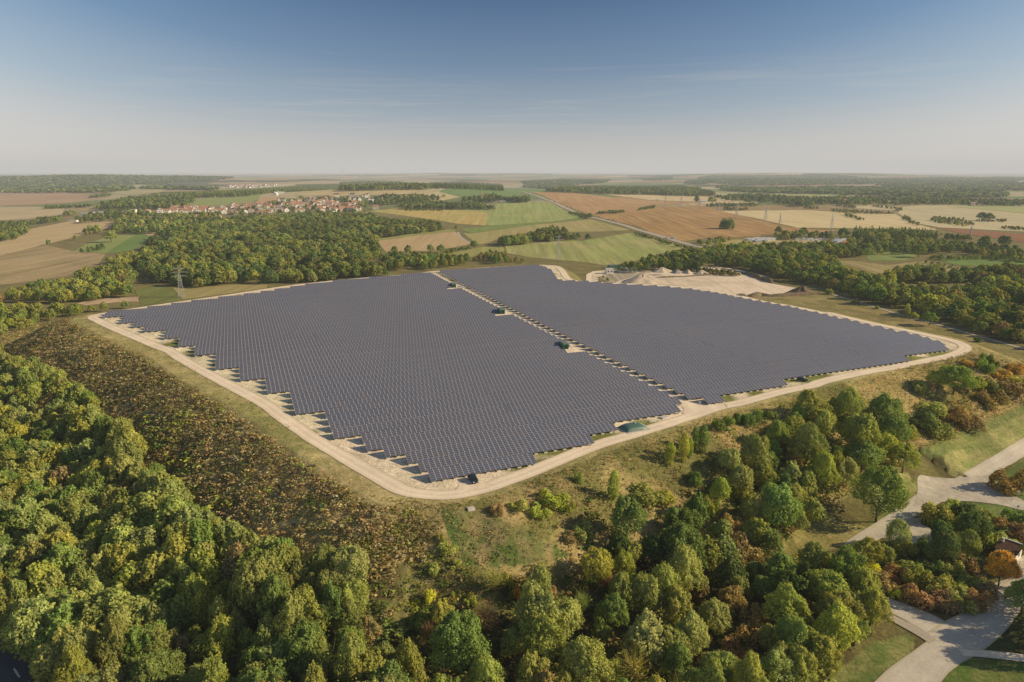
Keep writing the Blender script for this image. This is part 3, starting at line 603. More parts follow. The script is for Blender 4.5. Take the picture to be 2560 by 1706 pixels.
# ------------------------------------------------------------------ vegetation prototypes
def unit(n): v = RNG.normal(size=(n, 3)); return v / np.linalg.norm(v, axis=1)[:, None]
def leaves(pts, nrm, size, jitter=.6):
    """quads at pts facing roughly nrm"""
    n = len(pts); nn = nrm + jitter * unit(n); nn /= np.linalg.norm(nn, axis=1)[:, None]
    t = np.cross(nn, unit(n)); t /= np.linalg.norm(t, axis=1)[:, None] + 1e-9; b = np.cross(nn, t)
    s = (size * RNG.uniform(.6, 1.35, n))[:, None]; s2 = s * RNG.uniform(.55, .9, n)[:, None]; k = RNG.uniform(-.3, .3, (n, 1))
    V = np.stack([pts - t * s, pts - b * s2 + t * s * k, pts + t * s, pts + b * s2 - t * s * k], 1).reshape(-1, 3)
    return V
def crown(n, size, rx=1., rz=1.15, lobes=14, seed=0, shape='round', gap=.18, tone=.35, small=1.):
    """leaf cloud of unit radius, base at z=0: (V, tint)"""
    C_, Rr = [], []
    for i in range(lobes):
        if shape == 'poplar': z = (i + .5) / lobes; r = .30 * math.sin(math.pi * min(1, .12 + .88 * z)) ** .6; a = random.uniform(0, 6.28); C_.append((r * .5 * math.cos(a), r * .5 * math.sin(a), z * 2 * rz)); Rr.append(.20 + .22 * math.sin(math.pi * (.1 + .85 * z)))
        elif shape == 'cone': z = (i + .5) / lobes; r = .62 * (1 - z) ** .8; a = i * 2.4; C_.append((r * math.cos(a), r * math.sin(a), z * 2 * rz * .95)); Rr.append(.16 + .30 * (1 - z))
        else:
            z = random.uniform(-.75, .95); a = i * 2.39996 + random.uniform(-.4, .4); q = math.sqrt(max(0, 1 - z * z)); rr = random.uniform(.42, .90)
            if shape == 'shrub': z = random.uniform(-.2, .6)
            C_.append((rx * rr * q * math.cos(a), rx * rr * q * math.sin(a), rz * (1 + rr * z * .85))); Rr.append(random.uniform(.24, .47) * small)
    if shape == 'round': C_.append((0, 0, rz)); Rr.append(.55)
    C_, Rr = np.array(C_), np.array(Rr); w = Rr ** 2; w /= w.sum(); li = RNG.choice(len(C_), n * 2, p=w)
    d = unit(n * 2); d[:, 2] = np.where(d[:, 2] < -.35, -d[:, 2] * .6, d[:, 2]); d /= np.linalg.norm(d, axis=1)[:, None]
    p = C_[li] + d * (Rr[li] * RNG.uniform(.72, 1.1, n * 2))[:, None]
    dist = np.linalg.norm(p[:, None] - C_[None], axis=2) / Rr[None]; dist[np.arange(len(p)), li] = 9
    keep = dist.min(1) > .72; p, d, li = p[keep][:n], d[keep][:n], li[keep][:n]
    cl = vnoise(p[:, 0] * 4 + seed, p[:, 1] * 4 + p[:, 2] * 3.1, 7); p = p[cl > gap]; d = d[cl > gap]; li = li[cl > gap]
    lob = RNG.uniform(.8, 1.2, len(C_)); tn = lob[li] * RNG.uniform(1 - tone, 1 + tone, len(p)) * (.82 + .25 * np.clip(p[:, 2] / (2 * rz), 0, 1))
    hue = RNG.normal(0, .10, (len(p), 1)) * np.array([[1.2, .3, -.6]])
    tc = np.clip(tn[:, None] * (1 + hue), .2, 2)
    if shape == 'shrub': b0, b1 = np.percentile(p[:, 2], 3), np.percentile(p[:, 2], 99); p[:, 2] = (p[:, 2] - b0) / (b1 - b0) * 1.88 * rz
    V = leaves(p, d + np.array([0, 0, .15]), size, .75); return V, np.repeat(tc, 4, 0)
def crown2(n, size, rz=1.15, seed=0., low=.58, amp=.66, fr=1.7, tone=.3):
    """ragged crown: one lumpy surface from layered noise, loose sprays outside it; radius about 1, height 2 rz"""
    def rho(d): return low + amp * vnoise3(d * fr, seed) + .30 * (vnoise3(d * fr * 2.6, seed + 7) - .5) + .16 * (vnoise3(d * fr * 6.5, seed + 13) - .5)
    d = unit(int(n * 1.5)); d[:, 2] = np.where(d[:, 2] < -.55, -d[:, 2], d[:, 2]); r = rho(d)
    e = .05; t1 = np.cross(d, unit(len(d))); t1 /= np.linalg.norm(t1, axis=1)[:, None]; t2 = np.cross(d, t1)
    nn = lambda q: q / np.linalg.norm(q, axis=1)[:, None]
    g1 = (rho(nn(d + e * t1)) - r) / e; g2 = (rho(nn(d + e * t2)) - r) / e
    nrm = nn(d - .8 * (t1 * g1[:, None] + t2 * g2[:, None]) / np.maximum(r, .3)[:, None])
    fine = vnoise3(d * fr * 6.5, seed + 13); k = fine + RNG.uniform(-.3, .3, len(d)) > .30; d, r, nrm, fine = d[k][:n], r[k][:n], nrm[k][:n], fine[k][:n]
    rr = r * (1 - np.abs(RNG.normal(0, .10, len(r)))) + (RNG.uniform(size=len(r)) < .10) * RNG.uniform(0, .14, len(r))
    p = d * rr[:, None]; taper = 1 - .22 * np.clip(p[:, 2:3], 0, 1); p[:, :2] *= taper; p[:, 2] = (p[:, 2] + 1) * rz
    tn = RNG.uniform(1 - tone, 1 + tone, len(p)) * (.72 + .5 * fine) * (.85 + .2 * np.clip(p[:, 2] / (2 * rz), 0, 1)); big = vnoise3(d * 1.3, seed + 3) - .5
    hue = RNG.normal(0, .045, (len(p), 1)) + big[:, None] * .10; tc = np.clip(tn[:, None] * (1 + hue * np.array([[1.1, .35, -.5]])), .15, 2)
    return leaves(p, nrm + np.array([0, 0, .1]), size, .55), np.repeat(tc, 4, 0)
def twigs(n, seed, h=2.2):
    """bare branchy crown: thin blades"""
    V = []
    for i in range(n):
        a = random.uniform(0, 6.28); e = random.uniform(.3, 1.4); L = random.uniform(.5, 1.1); z0 = random.uniform(.3, 1.3) * h / 2.2; r0 = random.uniform(0, .3)
        p = np.array([r0 * math.cos(a), r0 * math.sin(a), z0]); d = np.array([math.cos(a) * math.cos(e), math.sin(a) * math.cos(e), math.sin(e)]) * L
        s = np.cross(d, unit(1)[0]); s *= .012 / np.linalg.norm(s); V += [p - s, p + s, p + d + s * .3, p + d - s * .3]
    return np.array(V), np.repeat(RNG.uniform(.8, 1.25, (n, 1)) * np.ones((1, 3)), 4, 0)
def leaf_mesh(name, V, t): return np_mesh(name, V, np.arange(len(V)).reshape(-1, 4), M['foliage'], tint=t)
def trunk_mesh(h, r, forks=4, seed=0, spread=.45):
    b = MB(); rd = random.Random(seed); top = Vector((rd.uniform(-.05, .05), rd.uniform(-.05, .05), h)); b.bar((0, 0, -.12), top, r, n=7, r2=r * .6)
    for i in range(forks):
        a = i * 6.28 / forks + rd.uniform(-.4, .4); e = Vector((math.cos(a) * spread, math.sin(a) * spread, h + rd.uniform(.35, .8))); b.bar(top * rd.uniform(.7, 1), e, r * .45, n=5, r2=r * .12)
    return b.mesh('trunk', M['bark'])
PROTO = {}
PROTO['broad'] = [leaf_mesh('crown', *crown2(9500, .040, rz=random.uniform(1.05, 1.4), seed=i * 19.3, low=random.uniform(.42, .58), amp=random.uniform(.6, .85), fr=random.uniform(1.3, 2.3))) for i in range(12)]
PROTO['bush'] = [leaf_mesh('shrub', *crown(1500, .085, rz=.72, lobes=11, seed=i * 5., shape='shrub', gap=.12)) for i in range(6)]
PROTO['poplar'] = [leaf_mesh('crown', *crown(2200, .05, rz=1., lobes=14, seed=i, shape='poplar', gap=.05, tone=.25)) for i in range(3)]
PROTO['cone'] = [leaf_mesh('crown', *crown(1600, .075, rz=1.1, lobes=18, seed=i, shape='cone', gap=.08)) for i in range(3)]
_tw = []
for i in range(3):
    a, at = twigs(420, i); b_, bt = crown(500, .05, rz=1.05, lobes=12, seed=i * 3., gap=.45); _tw.append(leaf_mesh('crown', np.vstack([a, b_]), np.vstack([at * np.array([1.1, .95, 1.2]), bt])))
PROTO['bare'] = _tw
PROTO['mid'] = [leaf_mesh('crown', *crown2(1100, .11, rz=random.uniform(1., 1.2), seed=i * 7.7)) for i in range(5)]
TRK = {'broad': [trunk_mesh(.75, .055, 5, i) for i in range(3)], 'poplar': [trunk_mesh(1.2, .03, 0)], 'cone': [trunk_mesh(1.1, .035, 0)], 'bare': [trunk_mesh(.8, .04, 6, 5, .5)], 'mid': [trunk_mesh(.75, .06, 4, 9)]}
LOD1 = [crown2(190, .23, rz=1.12, seed=i * 3.3) for i in range(6)]
LOD2 = [crown(26, .52, rz=1.05, lobes=6, seed=i, gap=0.) for i in range(6)]
LODC = [crown(110, .2, rz=1.2, lobes=12, seed=i, shape='cone', gap=0.) for i in range(3)]
TW = [crown(40, .2, rz=.55, lobes=7, seed=i, shape='shrub', gap=0., tone=.45) for i in range(6)]

OLIVE, GREEN, YEL, PALEG, DARK, BROWN, GOLD, ORANGE, AUT, BRIGHT = 'olive green', 'mid green', 'yellow green', 'pale grey-green', 'dark green', 'rusty brown', 'golden yellow', 'orange', 'reddish brown', 'bright green'
TAWNY = 'tawny'
TINT = {OLIVE: (.172, .180, .047), GREEN: (.115, .152, .038), YEL: (.205, .212, .043), PALEG: (.182, .200, .062), DARK: (.075, .104, .030), BROWN: (.185, .140, .055), GOLD: (.42, .31, .035), ORANGE: (.38, .175, .03), AUT: (.155, .105, .045), BRIGHT: (.17, .205, .037), TAWNY: (.25, .17, .045)}
WOODMIX = [(OLIVE, .38), (GREEN, .15), (PALEG, .33), (YEL, .08), (DARK, .03), (BROWN, .03)]
for _k in TINT: TINT[_k] = tuple(min(.8, v * 1.95) for v in TINT[_k])
def pick(mix):
    r = random.random() * sum(w for _, w in mix)
    for n, w in mix:
        r -= w
        if r <= 0: return n
    return mix[0][0]
def vary(c, s=.14):
    k = random.uniform(1 - s, 1 + s); return (c[0] * k * random.uniform(.92, 1.1), c[1] * k, c[2] * k * random.uniform(.85, 1.2))

def shade_of(colour, zone): k = 1. if zone == 'left foreground wood' else 1.28; return tuple(min(.8, v * k) for v in vary(TINT[colour]))
PLANTED = []     # (root, kind word, colour, zone, px, py)
def plant(kind, xy, h, R, colour, zone, cat=None, squash=None):
    z = float(T(np.array([xy[0]]), np.array([xy[1]]))[0]); protos = PROTO[kind]; me = random.choice(protos)
    name = {'broad': 'broadleaf_tree', 'mid': 'broadleaf_tree', 'poplar': 'poplar_tree', 'cone': 'conifer_tree', 'bare': 'bare_tree', 'bush': 'shrub'}[kind]
    tz = {'broad': 2.2, 'mid': 2.2, 'poplar': 2.05, 'cone': 2.2, 'bare': 2.1, 'bush': 1.35}[kind]
    if kind == 'bush':
        o = obj(name, me, None, (xy[0], xy[1], z - .15), random.uniform(0, 6.28)); o.scale = (R, R, h / tz); o.color = (*shade_of(colour, zone), 1); root = o
    else:
        root = empty(name, (xy[0], xy[1], z), random.uniform(0, 6.28))
        lift = {'broad': .10, 'mid': .1, 'poplar': .03, 'cone': .06, 'bare': .0}[kind] * h
        c = obj('crown', me, root, (0, 0, lift)); c.scale = (R * random.uniform(.85, 1.15), R * random.uniform(.85, 1.15), (h - lift) / tz); c.color = (*shade_of(colour, zone), 1)
        t = obj('trunk', random.choice(TRK[kind]), root); t.scale = (R, R, h / 2.2)
    q = project(np.array([xy[0], xy[1], z + h * .5])); PLANTED.append((root, {'broadleaf_tree': 'tree', 'poplar_tree': 'poplar', 'conifer_tree': 'conifer', 'bare_tree': 'thinning tree', 'shrub': 'shrub'}[name], colour, zone, float(q[0]), float(q[1]), name)); return root
def at_crown(cx, cy, rpx, ratio=2.15):
    """crown seen centred at photo pixel, radius in photo pixels -> base xy, height, radius in metres"""
    by = cy + rpx * .9
    p = P1((cx, by))
    for _ in range(3):
        dist = math.dist(p, (0, 0, CAMZ)); s = F / dist * .97; R = rpx / s; h = ratio * R; dep = math.asin((CAMZ - p[2]) / dist)
        by = cy + h * .56 * math.cos(dep) * s; p = P1((cx, by))
    return p[:2], h, R

# explicit trees read off the photograph: (crop, x, y, radius in crop pixels, kind, colour)
FSZ, RSZ = 'front slope', 'round island'
SC = {ZE: 2.221, ZF: 1.9456, ZM: 2.98, ZJ: 4.706, ZI: 4.706, ZK: 4.706, ZL: 4.706, ZG: 4.706, ZB: 2.613, ZC: 2.613, ZA: 2.613, ZH: 4.706}
EXPL = [
 (ZE, 1520, 478, 26, 'poplar', BRIGHT, FSZ, 5.4), (ZE, 1830, 300, 21, 'poplar', YEL, FSZ, 5.), (ZE, 1905, 265, 24, 'poplar', YEL, FSZ, 5.6), (ZE, 1942, 270, 18, 'poplar', BRIGHT, FSZ, 5.),
 (ZF, 150, 385, 20, 'poplar', GREEN, FSZ, 5.), (ZF, 187, 385, 22, 'poplar', GREEN, FSZ, 5.), (ZL, 970, 650, 25, 'poplar', YEL, 'dry slope by eastern track', 4.4),
 (ZE, 1590, 680, 105, 'broad', GREEN, FSZ, 2.3), (ZE, 1790, 1080, 95, 'broad', OLIVE, FSZ, 2.2), (ZE, 1090, 1220, 128, 'broad', PALEG, FSZ, 2.6), (ZE, 1100, 1360, 120, 'broad', OLIVE, FSZ, 2.3), (ZE, 660, 1390, 125, 'broad', GREEN, FSZ, 2.3), (ZE, 955, 1370, 70, 'broad', OLIVE, FSZ, 2.3),
 (ZE, 1350, 1520, 115, 'broad', OLIVE, FSZ, 2.2), (ZE, 1680, 1350, 112, 'broad', PALEG, FSZ, 2.4), (ZE, 1830, 1400, 80, 'broad', OLIVE, FSZ, 2.4), (ZE, 1420, 940, 85, 'broad', YEL, FSZ, 2.2), (ZE, 1480, 1010, 48, 'bare', AUT, FSZ, 2.2), (ZE, 1640, 1040, 75, 'broad', YEL, FSZ, 2.2), (ZE, 1690, 1130, 85, 'broad', OLIVE, FSZ, 2.2),
 (ZE, 1900, 1010, 100, 'broad', OLIVE, FSZ, 2.2), (ZE, 1870, 690, 85, 'broad', GREEN, FSZ, 2.2), (ZE, 1880, 860, 110, 'broad', DARK, FSZ, 2.2), (ZE, 1740, 800, 60, 'bush', DARK, FSZ, 1.3), (ZE, 850, 1000, 62, 'bare', PALEG, FSZ, 2.2), (ZE, 920, 1000, 40, 'bush', YEL, FSZ, 1.5), (ZE, 975, 1065, 28, 'bush', ORANGE, FSZ, 2.4), (ZE, 500, 1085, 34, 'bush', GOLD, FSZ, 1.8), (ZE, 575, 1150, 36, 'bush', GOLD, FSZ, 1.5), (ZE, 420, 1120, 20, 'bush', GOLD, FSZ, 1.3), (ZE, 640, 1085, 30, 'bush', YEL, FSZ, 1.2), (ZE, 720, 1110, 40, 'bush', YEL, FSZ, 1.2),
 (ZE, 810, 1220, 85, 'bare', BROWN, FSZ, 1.9), (ZE, 500, 1300, 60, 'bare', BROWN, FSZ, 2.2), (ZE, 1000, 1500, 80, 'bush', BROWN, FSZ, 1.6), (ZE, 850, 1540, 60, 'bush', BROWN, FSZ, 1.4), (ZE, 70, 960, 95, 'broad', PALEG, FSZ, 2.5), (ZE, 60, 1120, 80, 'broad', OLIVE, FSZ, 2.2), (ZE, 170, 1300, 70, 'broad', BROWN, FSZ, 2.2), (ZE, 60, 1420, 95, 'broad', GREEN, FSZ, 2.2), (ZE, 330, 1420, 85, 'bush', BROWN, FSZ, 1.5), (ZE, 430, 1230, 50, 'bush', GREEN, FSZ, 1.6),
 (ZE, 1320, 428, 24, 'bush', GREEN, FSZ, 2.), (ZE, 1190, 540, 70, 'bush', YEL, FSZ, 1.), (ZE, 1110, 610, 55, 'bush', YEL, FSZ, .9), (ZE, 990, 580, 50, 'bush', OLIVE, FSZ, .9), (ZE, 1250, 590, 45, 'bush', YEL, FSZ, 1.), (ZE, 870, 600, 40, 'bush', BROWN, FSZ, 1.), (ZE, 1340, 720, 60, 'bush', OLIVE, FSZ, 1.3), (ZE, 1270, 760, 40, 'bush', BROWN, FSZ, 1.2), (ZE, 1690, 520, 90, 'bush', OLIVE, FSZ, .8), (ZE, 1800, 540, 60, 'bush', YEL, FSZ, .8), (ZE, 600, 820, 50, 'bush', OLIVE, FSZ, 1.), (ZE, 520, 930, 40, 'bush', OLIVE, FSZ, 1.1), (ZE, 655, 900, 22, 'bush', YEL, FSZ, 1.5), (ZE, 560, 760, 30, 'bush', OLIVE, FSZ, 1.), (ZE, 1960, 420, 40, 'bush', DARK, FSZ, 1.5),
 (ZF, 265, 315, 32, 'bush', DARK, FSZ, 1.8), (ZF, 318, 292, 26, 'bush', GREEN, FSZ, 1.6), (ZF, 360, 278, 32, 'bush', DARK, FSZ, 1.4), (ZF, 402, 285, 32, 'bush', GREEN, FSZ, 1.4), (ZF, 442, 275, 30, 'bush', DARK, FSZ, 1.4), (ZF, 470, 250, 18, 'bush', YEL, FSZ, 1.4), (ZF, 525, 265, 28, 'bush', OLIVE, FSZ, 1.3),
 (ZF, 700, 225, 68, 'broad', OLIVE, FSZ, 2.), (ZF, 660, 265, 45, 'broad', GREEN, FSZ, 2.), (ZF, 770, 335, 58, 'broad', PALEG, FSZ, 2.3), (ZF, 880, 255, 62, 'broad', OLIVE, FSZ, 2.1), (ZF, 815, 250, 40, 'broad', YEL, FSZ, 2.1), (ZF, 940, 385, 85, 'broad', OLIVE, FSZ, 2.2), (ZF, 960, 470, 70, 'broad', GREEN, FSZ, 2.1), (ZF, 1060, 285, 72, 'broad', GREEN, FSZ, 2.), (ZF, 1105, 365, 62, 'broad', GREEN, FSZ, 2.), (ZF, 1180, 370, 40, 'broad', OLIVE, FSZ, 1.9), (ZF, 545, 385, 55, 'broad', GREEN, FSZ, 1.9), (ZF, 630, 335, 45, 'broad', OLIVE, FSZ, 2.), (ZF, 690, 440, 72, 'broad', OLIVE, FSZ, 2.2), (ZF, 620, 480, 40, 'bush', AUT, FSZ, 1.7),
 (ZF, 435, 470, 72, 'broad', OLIVE, FSZ, 2.1), (ZF, 310, 500, 58, 'broad', PALEG, FSZ, 2.1), (ZF, 480, 560, 60, 'broad', OLIVE, FSZ, 2.), (ZF, 370, 595, 60, 'broad', PALEG, FSZ, 2.1), (ZF, 270, 645, 48, 'broad', BRIGHT, FSZ, 1.9), (ZF, 155, 590, 30, 'bush', GREEN, FSZ, 1.6), (ZF, 215, 715, 42, 'bush', YEL, FSZ, 2.), (ZF, 370, 655, 40, 'bush', YEL, FSZ, 1.6), (ZF, 770, 575, 62, 'broad', YEL, FSZ, 2.3), (ZF, 870, 560, 52, 'broad', PALEG, FSZ, 2.2), (ZF, 700, 585, 50, 'broad', OLIVE, FSZ, 2.), (ZF, 690, 680, 48, 'broad', OLIVE, FSZ, 2.1), (ZF, 545, 745, 92, 'broad', GREEN, FSZ, 2.1), (ZF, 440, 760, 60, 'broad', OLIVE, FSZ, 2.2), (ZF, 620, 700, 50, 'broad', OLIVE, FSZ, 2.2), (ZF, 630, 790, 45, 'broad', PALEG, FSZ, 2.),
 (ZF, 330, 800, 55, 'bush', BROWN, FSZ, 1.7), (ZF, 350, 890, 70, 'bush', BROWN, FSZ, 1.5), (ZF, 420, 940, 60, 'bush', BROWN, FSZ, 1.3), (ZF, 192, 905, 36, 'bush', GOLD, FSZ, 1.6), (ZF, 70, 810, 75, 'broad', DARK, FSZ, 2.1), (ZF, 120, 900, 65, 'broad', DARK, FSZ, 2.1), (ZF, 70, 1050, 85, 'broad', YEL, FSZ, 2.1), (ZF, 1160, 485, 58, 'broad', BRIGHT, FSZ, 2.), (ZF, 1030, 690, 92, 'broad', GREEN, 'straw bank beside the access road', 2.), (ZF, 1405, 105, 62, 'broad', GREEN, FSZ, 1.8), (ZF, 1335, 95, 45, 'broad', YEL, FSZ, 1.7), (ZF, 1500, 120, 40, 'broad', YEL, FSZ, 1.7), (ZF, 1245, 130, 35, 'bush', OLIVE, FSZ, 1.2),
 (ZF, 1560, 30, 30, 'bush', GREEN, FSZ, 1.6), (ZF, 1650, 75, 40, 'bush', TAWNY, FSZ, .9), (ZF, 1700, 40, 35, 'bush', TAWNY, FSZ, .8), (ZF, 1715, 110, 40, 'bush', YEL, FSZ, 1.), (ZF, 1600, 130, 45, 'bush', OLIVE, FSZ, 1.), (ZF, 1490, 15, 30, 'bush', TAWNY, FSZ, .8), (ZF, 1580, 190, 60, 'bush', BROWN, FSZ, .9), (ZF, 1300, 240, 60, 'bush', OLIVE, FSZ, .9), (ZF, 1400, 260, 60, 'bush', BROWN, FSZ, .9), (ZF, 1240, 290, 60, 'bush', DARK, FSZ, 1.), (ZF, 1330, 340, 60, 'bush', OLIVE, FSZ, .9), (ZF, 1480, 300, 55, 'bush', BROWN, FSZ, .8), (ZF, 1700, 140, 60, 'bush', BROWN, FSZ, .9),
 # lower wood right of centre
 (ZF, 730, 990, 75, 'broad', OLIVE, 'wood above crossroads', 2.1), (ZF, 570, 1030, 70, 'broad', GREEN, 'wood above crossroads', 2.1), (ZF, 870, 1060, 88, 'broad', GREEN, 'wood above crossroads', 2.1), (ZF, 960, 1120, 88, 'broad', OLIVE, 'wood above crossroads', 2.1), (ZF, 790, 1150, 80, 'broad', OLIVE, 'wood above crossroads', 2.1), (ZF, 1000, 1230, 66, 'broad', YEL, 'wood above crossroads', 2.1), (ZF, 890, 1230, 75, 'broad', OLIVE, 'wood above crossroads', 2.1), (ZF, 680, 1090, 60, 'broad', DARK, 'wood above crossroads', 2.1), (ZF, 690, 1250, 55, 'bush', AUT, 'wood above crossroads', 1.8), (ZF, 590, 1240, 80, 'broad', OLIVE, 'wood above crossroads', 2.1), (ZF, 820, 1350, 90, 'broad', YEL, 'wood above crossroads', 2.1), (ZF, 920, 1330, 60, 'broad', OLIVE, 'wood above crossroads', 2.1), (ZF, 740, 1440, 85, 'broad', OLIVE, 'wood above crossroads', 2.1), (ZF, 620, 1400, 75, 'broad', GREEN, 'wood above crossroads', 2.1), (ZF, 540, 1530, 80, 'broad', PALEG, 'wood above crossroads', 2.2), (ZF, 650, 1530, 70, 'broad', OLIVE, 'wood above crossroads', 2.1), (ZF, 430, 1250, 55, 'bush', BROWN, 'wood above crossroads', 1.7), (ZF, 350, 1430, 65, 'bush', AUT, 'wood above crossroads', 1.6), (ZF, 240, 1270, 85, 'broad', PALEG, 'wood above crossroads', 2.2), (ZF, 60, 1250, 85, 'broad', OLIVE, 'wood above crossroads', 2.2), (ZF, 120, 1380, 85, 'broad', PALEG, 'wood above crossroads', 2.2), (ZF, 320, 1180, 60, 'broad', BROWN, 'wood above crossroads', 2.), (ZF, 480, 1120, 60, 'broad', GREEN, 'wood above crossroads', 2.), (ZF, 220, 1480, 60, 'bush', AUT, 'wood above crossroads', 1.6), (ZF, 400, 1530, 60, 'bush', BROWN, 'wood above crossroads', 1.6), (ZF, 520, 1370, 60, 'broad', OLIVE, 'wood above crossroads', 2.1), (ZF, 170, 1130, 55, 'bush', AUT, 'wood above crossroads', 1.6), (ZF, 60, 1500, 70, 'broad', GREEN, 'wood above crossroads', 2.1),
 # round island
 (ZM, 300, 620, 88, 'broad', YEL, RSZ, 2.), (ZM, 420, 640, 75, 'broad', OLIVE, RSZ, 1.9), (ZM, 330, 720, 60, 'bush', GOLD, RSZ, 1.3), (ZM, 540, 490, 75, 'broad', PALEG, RSZ, 1.9), (ZM, 600, 570, 60, 'bush', OLIVE, RSZ, 1.4), (ZM, 720, 560, 65, 'cone', DARK, RSZ, 2.), (ZM, 860, 480, 75, 'broad', DARK, RSZ, 2.), (ZM, 870, 600, 85, 'broad', DARK, RSZ, 2.), (ZM, 820, 310, 95, 'bush', OLIVE, RSZ, 1.2), (ZM, 920, 340, 75, 'bush', DARK, RSZ, 1.3), (ZM, 1060, 320, 95, 'bush', DARK, RSZ, 1.2), (ZM, 960, 260, 60, 'bush', YEL, RSZ, 1.1), (ZM, 1160, 320, 60, 'bush', OLIVE, RSZ, 1.1), (ZM, 1090, 450, 80, 'broad', DARK, RSZ, 1.9), (ZM, 1070, 570, 70, 'broad', OLIVE, RSZ, 1.9), (ZM, 1180, 500, 75, 'bush', OLIVE, RSZ, 1.3), (ZM, 1260, 400, 75, 'bush', OLIVE, RSZ, 1.2), (ZM, 1370, 420, 75, 'bush', AUT, RSZ, 1.2), (ZM, 1450, 460, 75, 'bush', AUT, RSZ, 1.2), (ZM, 1440, 350, 70, 'bush', GREEN, RSZ, 1.2), (ZM, 1330, 510, 70, 'bush', OLIVE, RSZ, 1.2), (ZM, 1050, 680, 70, 'bush', BROWN, RSZ, 1.2), (ZM, 620, 720, 80, 'bush', OLIVE, RSZ, 1.2), (ZM, 520, 760, 70, 'bush', AUT, RSZ, 1.2), (ZM, 700, 790, 85, 'bush', OLIVE, RSZ, 1.2), (ZM, 430, 830, 80, 'bush', BROWN, RSZ, 1.2), (ZM, 530, 890, 50, 'bush', GOLD, RSZ, 1.2), (ZM, 620, 900, 70, 'bush', BROWN, RSZ, 1.2), (ZM, 740, 930, 85, 'bush', AUT, RSZ, 1.2), (ZM, 860, 880, 85, 'bush', OLIVE, RSZ, 1.2), (ZM, 960, 860, 85, 'bush', OLIVE, RSZ, 1.2), (ZM, 900, 970, 80, 'bush', AUT, RSZ, 1.1), (ZM, 1020, 960, 80, 'bush', OLIVE, RSZ, 1.2), (ZM, 1130, 960, 75, 'bush', AUT, RSZ, 1.2), (ZM, 1190, 880, 65, 'bush', BROWN, RSZ, 1.2), (ZM, 1060, 830, 60, 'bush', GREEN, RSZ, 1.2), (ZM, 950, 720, 75, 'bush', OLIVE, RSZ, 1.1), (ZM, 800, 700, 75, 'bush', DARK, RSZ, 1.1),
 (ZM, 1300, 745, 86, 'broad', ORANGE, 'forecourt of the small white house', 2.35), (ZM, 1365, 80, 105, 'bush', BROWN, 'lawn beside the upper road junction', 1.1), (ZM, 1470, 960, 100, 'broad', GREEN, 'right edge above the crossroads', 1.9),
 # isolated trees far off
 (ZJ, 1208, 516, 94, 'bush', DARK, 'brown ploughed field', 1.15), (ZJ, 1810, 600, 36, 'mid', DARK, 'edge of the caravan park', 2.4), (ZJ, 2108, 612, 40, 'mid', DARK, 'edge of the caravan park', 2.2), (ZI, 1950, 422, 36, 'mid', DARK, 'side of the main road', 1.7), (ZI, 588, 765, 44, 'mid', GREEN, 'farm path bend', 1.8), (ZI, 385, 558, 24, 'mid', OLIVE, 'farm path bend', 1.8),
 (ZI, 75, 810, 40, 'mid', GREEN, 'tree row behind the solar field', 2.), (ZI, 197, 810, 40, 'mid', GREEN, 'tree row behind the solar field', 2.), (ZH, 2005, 830, 42, 'mid', GREEN, 'tree row behind the solar field', 2.), (ZH, 2165, 825, 48, 'mid', GREEN, 'tree row behind the solar field', 1.9), (ZG, 462, 630, 60, 'mid', OLIVE, 'green strip left of the wood', 1.7), (ZG, 520, 540, 42, 'mid', GREEN, 'west end of the village', 2.1), (ZG, 160, 560, 24, 'mid', GREEN, 'tan field left of the wood', 2.), (ZG, 225, 545, 38, 'mid', OLIVE, 'tan field left of the wood', 1.9), (ZG, 300, 540, 42, 'mid', OLIVE, 'tan field left of the wood', 1.9),
 (ZI, 112, 205, 34, 'mid', DARK, 'pale field behind the village', 1.9), (ZI, 233, 190, 20, 'mid', OLIVE, 'pale field behind the village', 1.8), (ZJ, 855, 205, 32, 'cone', DARK, 'farmhouse at the field edge', 2.9), (ZJ, 1035, 245, 48, 'mid', OLIVE, 'farmhouse at the field edge', 1.5), (ZJ, 1620, 245, 44, 'mid', DARK, 'hedge beyond the ploughed field', 2.), (ZK, 1870, 760, 55, 'mid', DARK, 'hedged meadow on the right', 2.2), (ZK, 2120, 740, 60, 'mid', DARK, 'hedged meadow on the right', 1.7), (ZK, 1110, 850, 60, 'mid', GREEN, 'green meadow on the right', 1.8), (ZK, 675, 700, 74, 'mid', OLIVE, 'caravan park', 1.5), (ZK, 520, 670, 60, 'mid', OLIVE, 'caravan park', 1.6), (ZK, 230, 630, 58, 'mid', DARK, 'caravan park', 1.6), (ZK, 540, 770, 85, 'mid', DARK, 'caravan park', 1.7), (ZK, 910, 715, 70, 'mid', OLIVE, 'caravan park', 1.5), (ZK, 1850, 440, 40, 'mid', DARK, 'pale field on the right', 1.8), (ZK, 1940, 445, 42, 'mid', DARK, 'pale field on the right', 1.7), (ZK, 260, 790, 60, 'mid', ORANGE, 'caravan park', 1.5), (ZK, 425, 800, 58, 'mid', AUT, 'caravan park', 1.6), (ZK, 30, 820, 60, 'mid', YEL, 'caravan park', 1.9),
